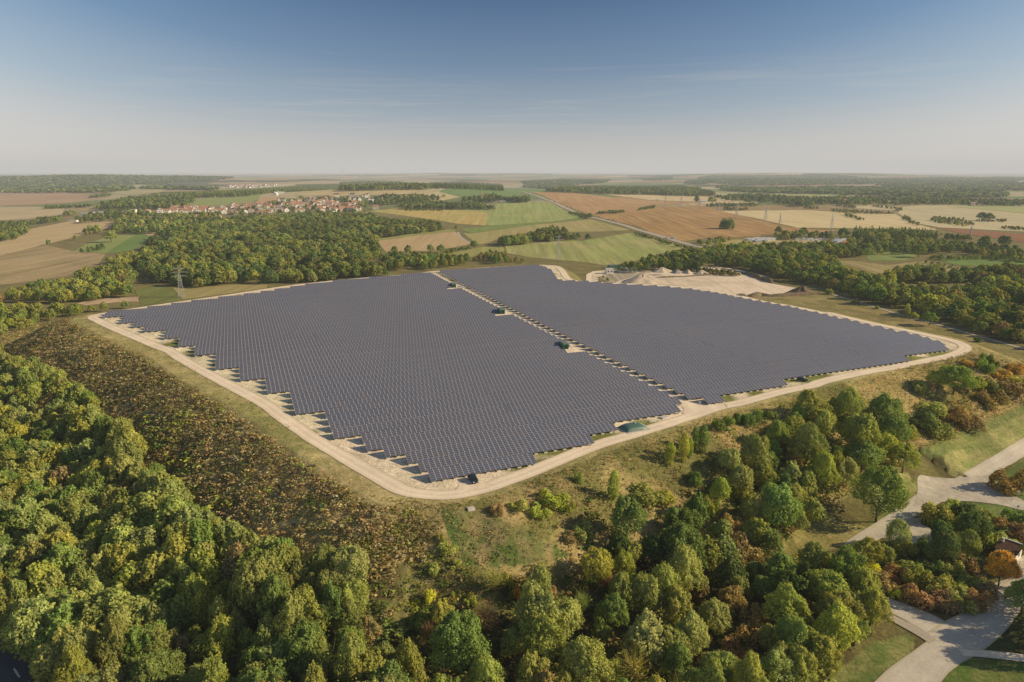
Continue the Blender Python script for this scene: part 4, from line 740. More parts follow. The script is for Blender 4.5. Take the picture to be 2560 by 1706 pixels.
 (ZL, 1235, 750, 72, 'mid', GREEN, 'dry slope by eastern track', 1.7), (ZL, 1065, 700, 40, 'bush', YEL, 'dry slope by eastern track', 1.5), (ZL, 1790, 985, 34, 'bush', DARK, 'dry slope by eastern track', 1.5), (ZL, 1225, 135, 38, 'bush', GREEN, 'dry meadow behind the right wood', 1.6), (ZL, 1315, 145, 45, 'bush', OLIVE, 'dry meadow behind the right wood', 1.6), (ZL, 1090, 115, 30, 'bush', GREEN, 'dry meadow behind the right wood', 1.9), (ZL, 1925, 1205, 55, 'bush', GREEN, FSZ, 1.6), (ZL, 1990, 1260, 50, 'bush', DARK, FSZ, 1.4), (ZL, 1880, 1310, 55, 'bush', DARK, FSZ, 1.3),
 (ZL, 370, 530, 40, 'bush', OLIVE, 'dry slope by eastern track', 1.2), (ZL, 620, 605, 30, 'bush', OLIVE, 'dry slope by eastern track', 1.2), (ZL, 50, 420, 45, 'bush', OLIVE, 'dry slope by eastern track', 1.3),
]
occ = []
for z_, x, y, r, kind, colr, zone, ratio in EXPL:
    q = z_((x, y))[0]; rp = r / SC[z_]
    if kind == 'poplar': xy, h, R = at_crown(q[0], q[1], rp * 1.15, ratio); R *= 1.9
    else: xy, h, R = at_crown(q[0], q[1], rp * (1.06 if kind != 'bush' else 1.), ratio)
    plant(kind, xy, h, R, colr, zone); occ.append((xy[0], xy[1], R))
occ = np.array(occ)
# trees just outside the right edge whose shadows fall on the crossroads
for x, y, h, R in ((122, 130, 12, 4.5), (127, 137, 13, 5), (120, 124, 11, 4.4), (131, 146, 12, 5), (136, 157, 11, 4.5)): plant('broad', (x, y), h, R, GREEN, 'row just right of the crossroads')

# ---- woods: scatter on the ground, keep what shows inside the outline seen in the photo
def scatter(poly, sp, hr, top=.6, extra=0, free=True, dmin=None, both=False):
    g = P(poly); lo, hi = g[:, :2].min(0) - extra, g[:, :2].max(0) + extra; r = np.hypot(*g[:, :2].mean(0)); lo[1] -= 10 + extra
    if (hi - lo).prod() / sp / sp > 4e6: sp = math.sqrt((hi - lo).prod() / 4e6)
    gx, gy = np.meshgrid(np.arange(lo[0], hi[0], sp), np.arange(lo[1], hi[1], sp)); gx = gx + (np.arange(gx.shape[0]) % 2)[:, None] * sp / 2
    x = gx.ravel() + RNG.uniform(-.38, .38, gx.size) * sp; y = gy.ravel() + RNG.uniform(-.38, .38, gx.size) * sp
    h = RNG.uniform(hr[0], hr[1], x.size) * (.8 + .4 * vnoise(x / 30, y / 30, 6)); z = T(x, y); q = project(np.stack([x, y, z + h * top], -1))
    m = inside(q, poly) & (y > 20)
    if both: m &= inside(project(np.stack([x, y, z + h * .1], -1)), poly)
    m = m & (q[:, 0] > -160) & (q[:, 0] < 2720) & (q[:, 1] < 1900)
    if dmin is not None:
        near_ = (x > CMIN[0]) & (x < CMAX[0]) & (y > CMIN[1]) & (y < CMAX[1]); d = np.full(x.shape, 999.); 
        if near_.any(): d[near_] = crest_dist(x[near_], y[near_])[0]
        m &= d > dmin
    x, y, h = x[m], y[m], h[m]
    if free and len(occ) and len(x) < 6000:
        d = np.hypot(x[:, None] - occ[None, :, 0], y[:, None] - occ[None, :, 1]) - occ[None, :, 2] * .75; k = d.min(1) > .25 * sp; x, y, h = x[k], y[k], h[k]
    return x, y, h
def mass(name, x, y, h, lods, mix, label, cat, wide=.42, sink=0., zlift=.0, group=None, dim=1.):
    if not len(x): return None
    Vs, Ts = [], []
    z = T(x, y); shade = dim * (.72 + .56 * vnoise(x / 47, y / 47, 31))
    for i in range(len(x)):
        V, t = lods[(i * 7 + int(x[i])) % len(lods)]; a = random.uniform(0, 6.28); c, s = math.cos(a), math.sin(a); R = h[i] * wide * random.uniform(.85, 1.2)
        W = np.empty(V.shape, np.float32); W[:, 0] = (V[:, 0] * c - V[:, 1] * s) * R + x[i]; W[:, 1] = (V[:, 0] * s + V[:, 1] * c) * R + y[i]; W[:, 2] = V[:, 2] * h[i] / 2.2 + z[i] + zlift * h[i] - sink
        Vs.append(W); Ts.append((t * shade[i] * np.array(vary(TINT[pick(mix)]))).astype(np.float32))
    V, t = np.vstack(Vs), np.vstack(Ts); o = obj(name, np_mesh(name, V, np.arange(len(V)).reshape(-1, 4), M['foliage'], tint=t)); return tag(o, label, cat, kind='stuff')
# foreground wood on the left: individual trees
W3 = ZD((-60, 110), (60, 150), (180, 215), (330, 300), (440, 395), (545, 480), (620, 590), (700, 665), (800, 770), (905, 800), (980, 880), (1100, 960), (1230, 1010), (1400, 1040), (1500, 1060), (1558, 1100)) + [(960, 1480), (1010, 1560), (1040, 1706), (1050, 1900), (-160, 1900)]
ROADCUT = ZD((-200, 1180), (10, 1270), (110, 1400), (210, 1540), (300, 1700), (320, 1900), (-200, 1900))
x, y, h = scatter(W3, 4.5, (6.5, 12.), .62, 30, dmin=17)
q = project(np.stack([x, y, T(x, y) + h * .3], -1)); k = ~inside(q, ROADCUT) & ~inside(project(np.stack([x, y, T(x, y) + h * .8], -1)), ROADCUT); x, y, h = x[k], y[k], h[k]
dist = np.hypot(x, y); order = np.argsort(dist); keep = order[:104]; rest = order[104:]
for i in keep:
    r_ = random.random(); plant('bare' if r_ < .035 else 'broad', (x[i], y[i]), h[i], h[i] * random.uniform(.30, .44), pick(WOODMIX), 'left foreground wood')
LODN = [crown2(3000, .068, rz=random.uniform(1.05, 1.35), seed=i * 5.1, low=.5, amp=.7) for i in range(7)]
mass('woodland', x[rest], y[rest], h[rest], LODN, WOODMIX, 'left foreground wood climbing towards the brown slope', 'woodland')
print('W3', len(x))
# fill between the explicit trees on the front slope and above the crossroads
W5 = ZE((1050, 920), (1330, 880), (1480, 830), (1560, 760), (1700, 800), (1999, 560)) + ZF((110, 690), (260, 560), (420, 430), (560, 350), (650, 250), (1000, 240), (1140, 330), (1080, 520), (900, 600), (740, 740), (560, 900), (440, 950), (700, 960), (880, 1010), (1040, 1160), (1050, 1260), (960, 1360), (800, 1540), (760, 1700), (100, 1700)) + [(1050, 1900), (950, 1706), (960, 1550), (1060, 1520), (1240, 1480)]
x, y, h = scatter(W5, 5.4, (5.5, 9.5), .6, 30, dmin=8)
print('W5', len(x)); o_ = np.argsort(np.hypot(x, y))
for j, i in enumerate(o_[:52]):
    r_ = random.random()
    if r_ < .12: plant('bush', (x[i], y[i]), h[i] * .45, h[i] * .36, pick([(BROWN, 2), (AUT, 1), (OLIVE, 2)]), 'wood above crossroads')
    else: plant('bare' if r_ < .16 else 'broad', (x[i], y[i]), h[i], h[i] * random.uniform(.36, .46), pick([(OLIVE, 4), (GREEN, 3), (YEL, 1.2), (PALEG, 1.2), (BROWN, .4), (DARK, 1.2)]), 'wood above crossroads')
mass('woodland', x[o_[52:]], y[o_[52:]], h[o_[52:]], LODN, [(OLIVE, 4), (GREEN, 3), (YEL, 1.2), (PALEG, 1.2), (BROWN, .4), (DARK, 1.2)], 'close-set trees filling the middle of the front slope', 'woodland', dim=1.25)
# low cover: scrub on the brown slope, grasses on the front slope, underbrush in woods
NOVEG = [ZD((-200, 1230), (0, 1330), (60, 1420), (120, 1500), (200, 1640), (260, 1780), (-200, 1780)), ZF((1225, 555), (1450, 570), (1560, 498), (1690, 430), (1820, 350), (1820, 480), (1700, 512), (1625, 572), (1665, 640), (1770, 690), (1770, 745), (1640, 714), (1280, 708), (1210, 725))]
def cover(name, poly, sp, hr, mix, label, cat, dmin=None, wide=.75, zmax=None, lods=TW, prob=1., dens=None):
    x, y, h = scatter(poly, sp, hr, .3, 5, free=False, dmin=dmin)
    gq = project(np.stack([x, y, T(x, y)], -1)); ok = ~np.any([inside(gq, pv) for pv in NOVEG], axis=0); x, y, h = x[ok], y[ok], h[ok]
    k = RNG.uniform(size=len(x)) < (prob if dens is None else np.clip(dens(x, y), 0, 1)); x, y, h = x[k], y[k], h[k]
    print(name, len(x)); return mass(name, x, y, h, lods, mix, label, cat, wide, sink=.05)
TINT['straw'] = (.58, .44, .21); TINT['scrub brown'] = (.40, .325, .145); TINT['scrub dark'] = (.29, .245, .105); TINT['grass green'] = (.16, .21, .055); TINT['scrub tan'] = (.54, .42, .205)
SCR = [('scrub brown', 4), ('scrub dark', 2.2), ('scrub tan', 2.8), (OLIVE, 1.3)]
TWS = [crown(26, .25, rz=.6, lobes=6, seed=i, shape='shrub', gap=0., tone=.5) for i in range(8)]
cover('scrub', LS, 1.2, (.7, 2.), SCR, 'brown dried scrub covering the steep left slope of the mound', 'scrub', dmin=1.5, lods=TWS, wide=.85, dens=lambda x, y: .6 + 1.3 * (vnoise(x / 11, y / 11, 19) - .15) * (.5 + vnoise(x / 3, y / 3, 21)))
LG = ZD((560, 470), (640, 400), (800, 380), (840, 420), (760, 520), (860, 590), (900, 700), (1000, 760), (1060, 850), (900, 900), (760, 700), (640, 560))
cover('undergrowth', LG, 3.2, (2.2, 3.6), [(YEL, 2), (GREEN, 2), (BRIGHT, 1)], 'green bushes growing up the middle of the brown slope', 'bushes', dmin=4, prob=.5)
GT = [crown(14, .24, rz=.6, lobes=4, seed=i, shape='shrub', gap=0., tone=.4) for i in range(8)]
cover('tall_grass', FS, 1.2, (.6, 1.5), [('straw', 4), ('grass green', 1.6), ('scrub tan', 2), (OLIVE, 1)], 'tall dry grass and weeds on the front slope below the track', 'grass', dmin=-2.5, lods=GT, wide=.8, dens=lambda x, y: .5 + 1.2 * (vnoise(x / 9, y / 9, 9) - .2))
cover('tall_grass', ZL((0, 480), (400, 540), (950, 720), (1350, 850), (2353, 1130), (2353, 1400), (1800, 1200), (1750, 1080), (1500, 990), (900, 850), (60, 670), (0, 660)), 2.1, (.4, .9), [('straw', 3), ('scrub tan', 3), (OLIVE, 1.5)], 'dry grass on the slope right of the solar field', 'grass', dmin=1, lods=GT, wide=.8, prob=.6)
cover('tall_grass', Z9((0, 170), (60, 215), (420, 365), (1000, 590), (1300, 800), (2000, 1190), (2353, 1420)) + [(730, 1110), (1000, 1255), (990, 1290)] + Z9((2200, 1500), (1500, 1100), (1000, 800), (600, 570), (0, 300)), 1.5, (.4, .9), [('straw', 3), ('scrub tan', 2), ('grass green', 1.4), (OLIVE, 1)], 'dry grass strip between the left track and the brown slope', 'grass', dmin=-12, lods=GT, wide=.8, prob=.6)
cover('undergrowth', ZM((250, 640), (330, 560), (640, 600), (700, 620), (850, 400), (720, 320), (800, 250), (1100, 250), (1250, 320), (1490, 360), (1490, 560), (1230, 580), (1200, 800), (1200, 960), (1130, 1030), (700, 1000), (420, 880), (280, 760)), 2.2, (1., 2.2), [(OLIVE, 3), (DARK, 3), (BROWN, 2), (AUT, 1.2), (GREEN, 1)], 'dense mixed bushes on the round island', 'bushes', wide=.7)
cover('undergrowth', W3, 3.6, (1.5, 3.5), [(DARK, 3), (GREEN, 2), (BROWN, 1)], 'dark undergrowth beneath the left foreground wood', 'undergrowth', dmin=20, wide=.7)
cover('undergrowth', W5, 2.6, (1.4, 4.), [(DARK, 2), (OLIVE, 3), (GREEN, 2), (BROWN, .8), (AUT, .3)], 'bushy undergrowth beneath the wood above crossroads', 'undergrowth', dmin=10, wide=.7)
cover('undergrowth', [(790, 1380), (900, 1340), (1000, 1310), (1060, 1370), (1200, 1430), (1420, 1430), (1560, 1410), (1520, 1520), (1250, 1490), (1060, 1530), (960, 1540), (820, 1560)], 1.8, (.8, 2.4), [(OLIVE, 3), (BROWN, 1.2), ('scrub tan', 1.4), (YEL, 1.4), (GREEN, 2)], 'mixed weeds and bushes between the brown slope and the lower wood', 'undergrowth', wide=.8, prob=.9)
UP = ZE((1250, 640), (1480, 480), (1620, 420), (1760, 330), (1999, 240)) + ZF((110, 260), (540, 230), (660, 180), (1000, 230), (1180, 400), (1080, 520), (900, 610), (740, 740), (560, 880), (440, 950), (200, 900), (0, 800)) + ZE((1500, 820), (1330, 860))
cover('undergrowth', UP, 3.1, (1.2, 3.6), [(OLIVE, 3), (GREEN, 2.4), (DARK, 1.2), (YEL, .7), (BROWN, .8), ('scrub tan', .8)], 'thicket of young trees and bushes on the right half of the front slope', 'thicket', dmin=4, wide=.72, dens=lambda x, y: 1.5 * (vnoise(x / 10, y / 10, 41) - .25))
EB = ZF((1180, 230), (1300, 180), (1420, 200), (1560, 60), (1751, 0), (1751, 200), (1560, 270), (1330, 400), (1210, 430), (1150, 330))
cover('undergrowth', EB, 2.6, (1., 2.4), [(OLIVE, 3), (BROWN, 2.5), (DARK, 1.5), ('scrub tan', 2), (TAWNY, .35)], 'low mixed bushes on the right end of the front slope', 'bushes', wide=.7, dmin=4, prob=.8)

# the wood carries on beyond the right edge of the frame
x = RNG.uniform(135, 330, 260); y = RNG.uniform(45, 260, 260); h = RNG.uniform(6, 11, 260); q = project(np.stack([x, y, T(x, y)], -1))
onroad = np.zeros(260, bool)
for o_r in (access, junc, arm, spur, east_arm):
    rv = np.array([v.co[:2] for v in o_r.data.vertices]); onroad |= (np.hypot(x[:, None] - rv[None, :, 0], y[:, None] - rv[None, :, 1]).min(1) < 6)
k = (q[:, 0] > 2980) & ~onroad & (vnoise(x / 25, y / 25, 61) > .38); mass('woodland', x[k], y[k], h[k], LODN, WOODMIX, 'wood continuing past the crossroads on the right', 'woodland')
# ---- woods further off: one mass each
MID = [(OLIVE, 4.5), (GREEN, 4), (DARK, 2.6), (YEL, .35), (PALEG, .5)]
FARM = [(DARK, 4), (GREEN, 3), (OLIVE, 2)]
def wood(poly, sp, hr, label, mix=MID, lods=LOD1, wide=.42, name='woodland', top=.8, extra=20, dmin=30, prob=1.):
    ys = [q[1] for q in poly]; x, y, h = scatter(poly, sp, hr, top, extra, dmin=dmin, both=max(ys) - min(ys) > 45 and lods is LODM)
    if sp < 12 and len(x) > 150: k = vnoise(x / 38, y / 38, 51) > .2; x, y, h = x[k], y[k], h[k]
    if prob < 1: k = RNG.uniform(size=len(x)) < prob; x, y, h = x[k], y[k], h[k]
    print(label, len(x)); return mass(name, x, y, h, lods, mix, label, 'woodland' if name == 'woodland' else name.replace('_', ' '), wide, sink=.2, dim=1.05 if lods is LOD2 else 1.02)
LODM = [crown2(620, .13, tone=.2, rz=random.uniform(1., 1.25), seed=i * 3.7) for i in range(8)]
wood(ZA((930, 640), (990, 560), (1070, 512), (1250, 475), (1440, 440), (1560, 425), (1850, 408), (2140, 400), (2353, 405)) + ZB((200, 405), (330, 445), (540, 440), (640, 465), (735, 505), (560, 530), (380, 545), (210, 570), (240, 610), (270, 660), (340, 700), (560, 790), (420, 800), (0, 826)) + ZA((2100, 845), (1950, 855), (1750, 855), (1560, 850), (1300, 880), (1130, 872), (1110, 872), (930, 815), (900, 720)), 8.8, (8, 14), 'broad mixed wood between the village and the solar field', lods=LODM, wide=.52)
wood(ZB((200, 700), (330, 650), (460, 650), (640, 660), (860, 680), (1060, 660), (1100, 690), (1190, 705), (1400, 712), (1620, 740), (1600, 762), (1420, 728), (1200, 722), (1010, 735), (900, 700), (780, 740), (560, 775), (300, 740)), 8, (6, 10), 'belt of trees along the back of the solar field', lods=LODM, prob=.8)
wood(ZA((-80, 850), (60, 875), (200, 845), (400, 822), (640, 748), (700, 690), (800, 650), (930, 650), (900, 760), (875, 830), (860, 940), (650, 962), (480, 985), (-80, 985)), 7.5, (7, 11), 'loose wood on the left between the tan fields', [(OLIVE, 4), (GREEN, 3), (YEL, 2), (PALEG, 1), (BROWN, .4)], LODM, prob=.85)
wood(ZA((-80, 985), (500, 1004), (760, 985), (900, 978), (905, 1008), (780, 1025), (600, 1050), (430, 1078), (300, 1110), (130, 1165), (30, 1215), (-80, 1215)), 7., (5, 9), 'bushy wood at the left foot of the mound', [(OLIVE, 3), (GREEN, 3), (YEL, 2.5), (BRIGHT, 1)], LODM)
wood(ZC((-60, 700), (60, 660), (200, 640), (330, 612), (500, 600), (700, 590), (900, 600), (1080, 590), (1150, 600), (1380, 590), (1390, 660), (1240, 690), (1000, 690), (940, 700), (1200, 745), (1330, 800), (1400, 820), (1500, 760), (1700, 740), (1850, 780), (2100, 740), (2353, 745), (2560, 760), (2560, 1300), (2353, 1255), (2100, 1190), (1860, 1110), (1620, 1020), (1400, 985), (1240, 950), (1090, 905), (980, 880), (860, 855), (700, 800), (520, 765), (300, 742), (60, 720)), 8.6, (7, 13), 'long green wood right of the quarry and the mound', [(OLIVE, 4), (GREEN, 4), (YEL, .9), (DARK, 1.6), (BROWN, .15)], LODM, wide=.5)
wood(ZB((1780, 745), (1900, 722), (2100, 665), (2260, 640), (2353, 650), (2353, 735), (2000, 740)), 8, (7, 11), 'trees behind the quarry', FARM, LODM)
wood(ZB((975, 575), (1050, 555), (1200, 540), (1290, 515), (1380, 490), (1480, 500), (1500, 530), (1640, 545), (1750, 515), (1900, 512), (1925, 525), (1760, 535), (1640, 575), (1480, 575), (1300, 592), (1080, 615), (1040, 605)), 8, (9, 13), 'long thicket between the two green fields', MID, LODM)
wood(ZB((900, 660), (980, 640), (1090, 650), (1100, 690), (1200, 690), (1200, 712), (1000, 700), (860, 700)), 7, (3, 5), 'low brown hedge behind the solar field', [(BROWN, 3), (OLIVE, 2), (DARK, 1)], name='hedgerow')
wood(ZB((650, 640), (840, 615), (850, 625), (700, 650)), 6, (3, 5), 'hedge along the tan field', name='hedgerow')
for poly, lab in (((1640, 412), (1500, 385), (1490, 395), (1610, 430)), 'hedge along the verge of the main road'), (((1920, 515), (2353, 640), (2353, 650), (1930, 535)), 'dark hedge under the main road embankment'), (((1675, 400), (1700, 380), (1860, 378), (1860, 392)), 'hedge splitting the ploughed field'), (((1940, 380), (1960, 362), (2060, 345), (2060, 360)), 'hedge remnant in the ploughed field'), (((420, 378), (430, 365), (670, 368), (675, 380)), 'low hedge beside the orange field'):
    wood(ZB(*poly), 6, (2.5, 5), lab, FARM, LOD1, name='hedgerow', extra=10)
wood(ZB((395, 335), (480, 310), (560, 320), (680, 320), (780, 335), (860, 330), (1010, 355), (1000, 368), (860, 362), (640, 358), (420, 355)), 11, (9, 14), 'tree belt between village and green field', FARM)
wood(ZB((200, 300), (300, 270), (400, 280), (500, 275), (640, 290), (640, 305), (520, 315), (300, 325), (200, 340)), 13, (8, 13), 'garden trees at the east end of the village', FARM, prob=.7)
wood(ZB((800, 300), (880, 285), (1000, 268), (1060, 290), (1230, 290), (1240, 310), (1050, 305), (960, 310), (830, 320)), 12, (9, 15), 'trees around the roadside business park', FARM, prob=.75)
wood(ZA((980, 390), (1080, 405), (1250, 395), (1440, 390), (1440, 445), (1250, 470), (1070, 505), (1040, 500), (930, 520), (760, 500), (750, 470), (780, 410)), 11, (9, 14), 'trees below the west end of the village', MID, prob=.8)
wood(ZA((540, 410), (700, 385), (800, 370), (900, 375), (1010, 390), (960, 410), (760, 430), (560, 440), (440, 455), (420, 460)), 13, (9, 14), 'trees around the white flats west of the village', FARM, prob=.55)
wood(ZA((1440, 385), (1560, 360), (1830, 310), (1960, 290), (2353, 290), (2353, 395), (1850, 400), (1560, 420)), 17, (6, 11), 'garden trees among the village houses', FARM, prob=.33)
wood(ZB((0, 290), (140, 300), (200, 330), (180, 385), (0, 392)), 17, (6, 11), 'garden trees in the east half of the village', FARM, prob=.35)
wood(ZA((640, 335), (850, 292), (1000, 300), (1250, 290), (1270, 300), (1190, 362), (1000, 368), (820, 356), (640, 365)), 15, (10, 15), 'wood strip beyond the west fields', FARM)
wood(ZA((850, 295), (1000, 275), (1250, 262), (1700, 240), (2000, 215), (2353, 207), (2353, 236), (2150, 240), (1950, 258), (1700, 276), (1270, 300), (1000, 300)), 16, (12, 16), 'conifer belt on the hill behind the village', FARM, LODC, .3)
wood(ZB((0, 198), (180, 192), (400, 198), (580, 212), (580, 245), (300, 245), (0, 240)), 16, (12, 17), 'wood on the hilltop behind the village', FARM)
wood(ZB((580, 200), (800, 195), (1060, 210), (1070, 243), (800, 242), (590, 236)), 16, (13, 17), 'dark conifer wood on the hilltop', [(DARK, 5), (GREEN, 1)], LODC, .3)
wood(ZB((1350, 240), (1450, 225), (1650, 220), (1900, 225), (2353, 230), (2353, 284), (2000, 280), (1700, 274), (1350, 262)), 17, (11, 16), 'wood beyond the ploughed field', FARM)
wood(ZC((0, 222), (100, 220), (230, 240), (330, 260), (320, 285), (200, 288), (0, 285)), 17, (11, 16), 'east end of the wood beyond the ploughed field', FARM)
wood(ZC((330, 285), (460, 275), (620, 272), (850, 290), (1100, 292), (1400, 290), (1600, 285), (1900, 300), (2353, 310), (2353, 345), (2100, 335), (1560, 345), (1400, 330), (1100, 330), (850, 340), (700, 320), (520, 315), (340, 300)), 17, (9, 15), 'trees among the eastern village', FARM, prob=.7)
wood(ZC((245, 350), (330, 330), (470, 335), (620, 330), (620, 345), (440, 350), (260, 353)), 12, (5, 9), 'hedge by the white farmhouse', FARM, name='hedgerow')
for poly, lab in (((380, 372), (400, 352), (550, 365), (550, 380)), 'dark thicket in the far brown field'), (((910, 365), (930, 345), (1020, 355), (1010, 368)), 'thicket island left of the east village'), (((1165, 408), (1190, 392), (1310, 435), (1300, 446)), 'slim thicket in the straw field'), (((1555, 420), (1580, 412), (1680, 470), (1640, 475)), 'slanting hedge between straw and pale fields'), (((1745, 432), (1770, 420), (1960, 430), (2030, 470), (1960, 480), (1780, 462)), 'wide brown thicket in the pale field'), (((1960, 440), (2240, 435), (2240, 450), (2060, 448)), 'low thicket in the pale field on the right'), (((2160, 485), (2250, 480), (2353, 490), (2353, 515), (2280, 505)), 'thicket at the right edge of the pale field'), (((1060, 380), (1110, 368), (1500, 388), (1500, 400), (1240, 392)), 'hedge line above the straw field'), (((1320, 350), (1400, 345), (1560, 365), (1560, 380), (1500, 370)), 'hedge below the east village'), (((860, 330), (960, 345), (800, 350)), 'bushes by the east village road'), (((1120, 340), (1260, 345), (1250, 365), (1180, 360)), 'hedge right of the thicket island'):
    wood(ZC(*poly), 11, (4, 7), lab, [(DARK, 3), (BROWN, 1.4), (OLIVE, 2)], name='thicket', extra=15)
wood(ZC((1215, 545), (1230, 500), (1290, 498), (1560, 500), (1660, 510), (1790, 515), (1790, 565), (1650, 560), (1500, 560), (1400, 555)), 8, (12, 17), 'dark conifer belt beside the caravan park', [(DARK, 5), (GREEN, .6)], LODC, .27)
wood(ZC((1200, 555), (1400, 560), (1600, 560), (1800, 570), (1900, 580), (2050, 600), (2060, 630), (1800, 640), (1380, 635), (1200, 600)), 9, (6, 10), 'bushy trees behind the green meadow', MID, prob=.75)
wood(ZC((1800, 530), (2010, 545), (2010, 562), (1850, 560)), 9, (5, 9), 'trees at the corner of the red field', MID)
wood(ZC((2050, 590), (2250, 600), (2353, 625), (2500, 640), (2500, 690), (2353, 690), (2100, 660), (1960, 650)), 9, (5, 9), 'hedged scrub on the right behind the green field', [(DARK, 3), (OLIVE, 3), (BROWN, 1)], prob=.7)
wood(ZC((1720, 670), (2353, 678), (2353, 692), (1740, 690)), 6, (3, 5), 'hedge along the top of the green field', FARM, name='hedgerow')
wood(ZC((1690, 712), (1750, 712), (1900, 738), (2100, 762), (2060, 778), (1850, 750)), 6, (2, 3.5), 'dark hedge along the bottom of the green field', FARM, name='hedgerow')
wood(ZC((200, 580), (320, 560), (400, 550), (440, 560), (420, 580), (300, 590)), 9, (5, 9), 'trees along the caravan park front', MID, prob=.7)
wood(ZC((700, 545), (740, 520), (900, 510), (1050, 520), (1200, 515), (1200, 550), (1000, 556), (800, 555)), 11, (7, 12), 'trees behind the caravan park', FARM, prob=.55)
for poly, lab in (((280, 362), (300, 348), (520, 345), (640, 340), (640, 352), (400, 366)), 'hedge trees across the western fields'), (((565, 302), (600, 282), (720, 272), (720, 290)), 'small wood in the western fields'), (((-60, 465), (0, 455), (180, 450), (180, 510), (90, 545), (-60, 590)), 'wood at the far left edge'), (((205, 450), (240, 425), (330, 420), (410, 415), (380, 445), (240, 470), (180, 465)), 'small wood left of the flats'), (((480, 640), (560, 612), (670, 605), (670, 635), (560, 645)), 'bush row on the green strip'), (((280, 595), (330, 565), (400, 558), (500, 550), (500, 570), (380, 585)), 'bush row in the tan field'), (((0, 640), (80, 610), (110, 620), (40, 645)), 'bushes at the left edge'), (((415, 395), (450, 380), (495, 390), (480, 412), (430, 412)), 'round copse on the tan field'), (((540, 530), (560, 495), (655, 500), (650, 525)), 'round copse below the tan field'):
    wood(ZA(*poly), 10, (6, 10), lab, FARM, extra=15, name='copse')
far = lambda poly, sp, hr, lab, mix=((DARK, 3), (GREEN, 2), (OLIVE, 1)): wood(poly, sp, hr, lab, list(mix), LOD2, .95, extra=100, dmin=None, top=.5)
far(ZA((-200, 152), (260, 150), (560, 150), (1100, 156), (1540, 162), (1400, 186), (1150, 190), (1050, 212), (850, 205), (870, 235), (720, 258), (0, 260), (-200, 262)), 34, (13, 18), 'forested ridge on the left horizon')
far(ZC((230, 165), (320, 155), (840, 152), (1100, 150), (1350, 170), (1360, 205), (840, 212), (500, 212), (230, 195)), 34, (13, 18), 'dark forest band right of centre near the horizon')
far(ZC((370, 240), (700, 232), (1100, 228), (1660, 235), (2230, 255), (2230, 285), (1700, 290), (1100, 270), (500, 255)), 26, (12, 17), 'long forest band behind the eastern village')
far(ZC((1360, 172), (1800, 165), (2500, 168), (2500, 250), (2100, 250), (1660, 232), (1400, 215)), 42, (13, 18), 'hazy wooded country at the right horizon')
far(ZB((1190, 192), (1450, 178), (1770, 182), (1720, 200), (1500, 212), (1220, 212)), 28, (12, 17), 'forest patch in the hazy middle distance')
far(ZB((1240, 208), (1500, 210), (1520, 225), (1350, 238), (1200, 225)), 25, (12, 16), 'tree belt below the hazy forest patch')
far(ZC((0, 165), (50, 160), (60, 175), (0, 178)), 30, (12, 16), 'small far copse at centre right')
far(ZC((135, 195), (170, 185), (300, 198), (290, 208), (140, 205)), 26, (12, 16), 'small far wood left of the forest band')
far(ZB((1980, 178), (2130, 160), (2170, 180), (2000, 186)), 28, (12, 16), 'small far wood right of centre')
far(ZA((930, 235), (980, 215), (1100, 212), (1400, 225), (1440, 245), (1100, 238)), 26, (11, 15), 'hazy trees around the far village')
far(ZC((340, 222), (480, 225), (480, 235), (360, 232)), 26, (11, 15), 'far tree row right of centre')
far(ZC((1030, 225), (1110, 220), (1120, 240), (1040, 240)), 24, (11, 15), 'far copse before the forest band')
# ------------------------------------------------------------------ labels of individual plants: colour, place, order
def where_words(px, py):
    hx = 'left' if px < 640 else 'centre left' if px < 1280 else 'centre right' if px < 1920 else 'right'
    return hx
def label_all(items, catf, groupf, descf):
    """items: (root, px, py, zone, look); gives every one its own label by ordering inside (zone, look, band)"""
    groups = {}
    for it in items: groups.setdefault((it[3], it[4]), []).append(it)
    for (zone, look), L in groups.items():
        L.sort(key=lambda t: t[2]); per = 7; nb = max(1, math.ceil(len(L) / per)); bands = [L[int(i * len(L) / nb):int((i + 1) * len(L) / nb)] for i in range(nb)]
        for bi, B in enumerate(bands):
            B.sort(key=lambda t: t[1])
            band = '' if nb == 1 else (', farthest row' if bi == 0 else ', nearest row' if bi == nb - 1 else ', %s row' % ORD(bi + 1))
            for i, it in enumerate(B):
                o = '' if len(B) == 1 else 'leftmost ' if i == 0 else 'rightmost ' if i == len(B) - 1 else '%s from left ' % ORD(i + 1)
                if o and len(B) == 2: o = 'left-hand ' if i == 0 else 'right-hand '
                tag(it[0], descf(o, look, zone, band), catf(it), groupf(zone, it))
items = []
for root, word, colr, zone, px, py, nm in PLANTED: items.append((root, px, py, zone, colr + ' ' + word))
cats = {id(r): w for r, w, *_ in PLANTED}
label_all(items, lambda it: 'shrub' if 'shrub' in it[4] else 'tree', lambda z, it: ('shrubs' if 'shrub' in it[4] else 'trees') + ' of the ' + z, lambda o, look, z, b: ('%s%s, %s%s' % (o, look, z, b)))

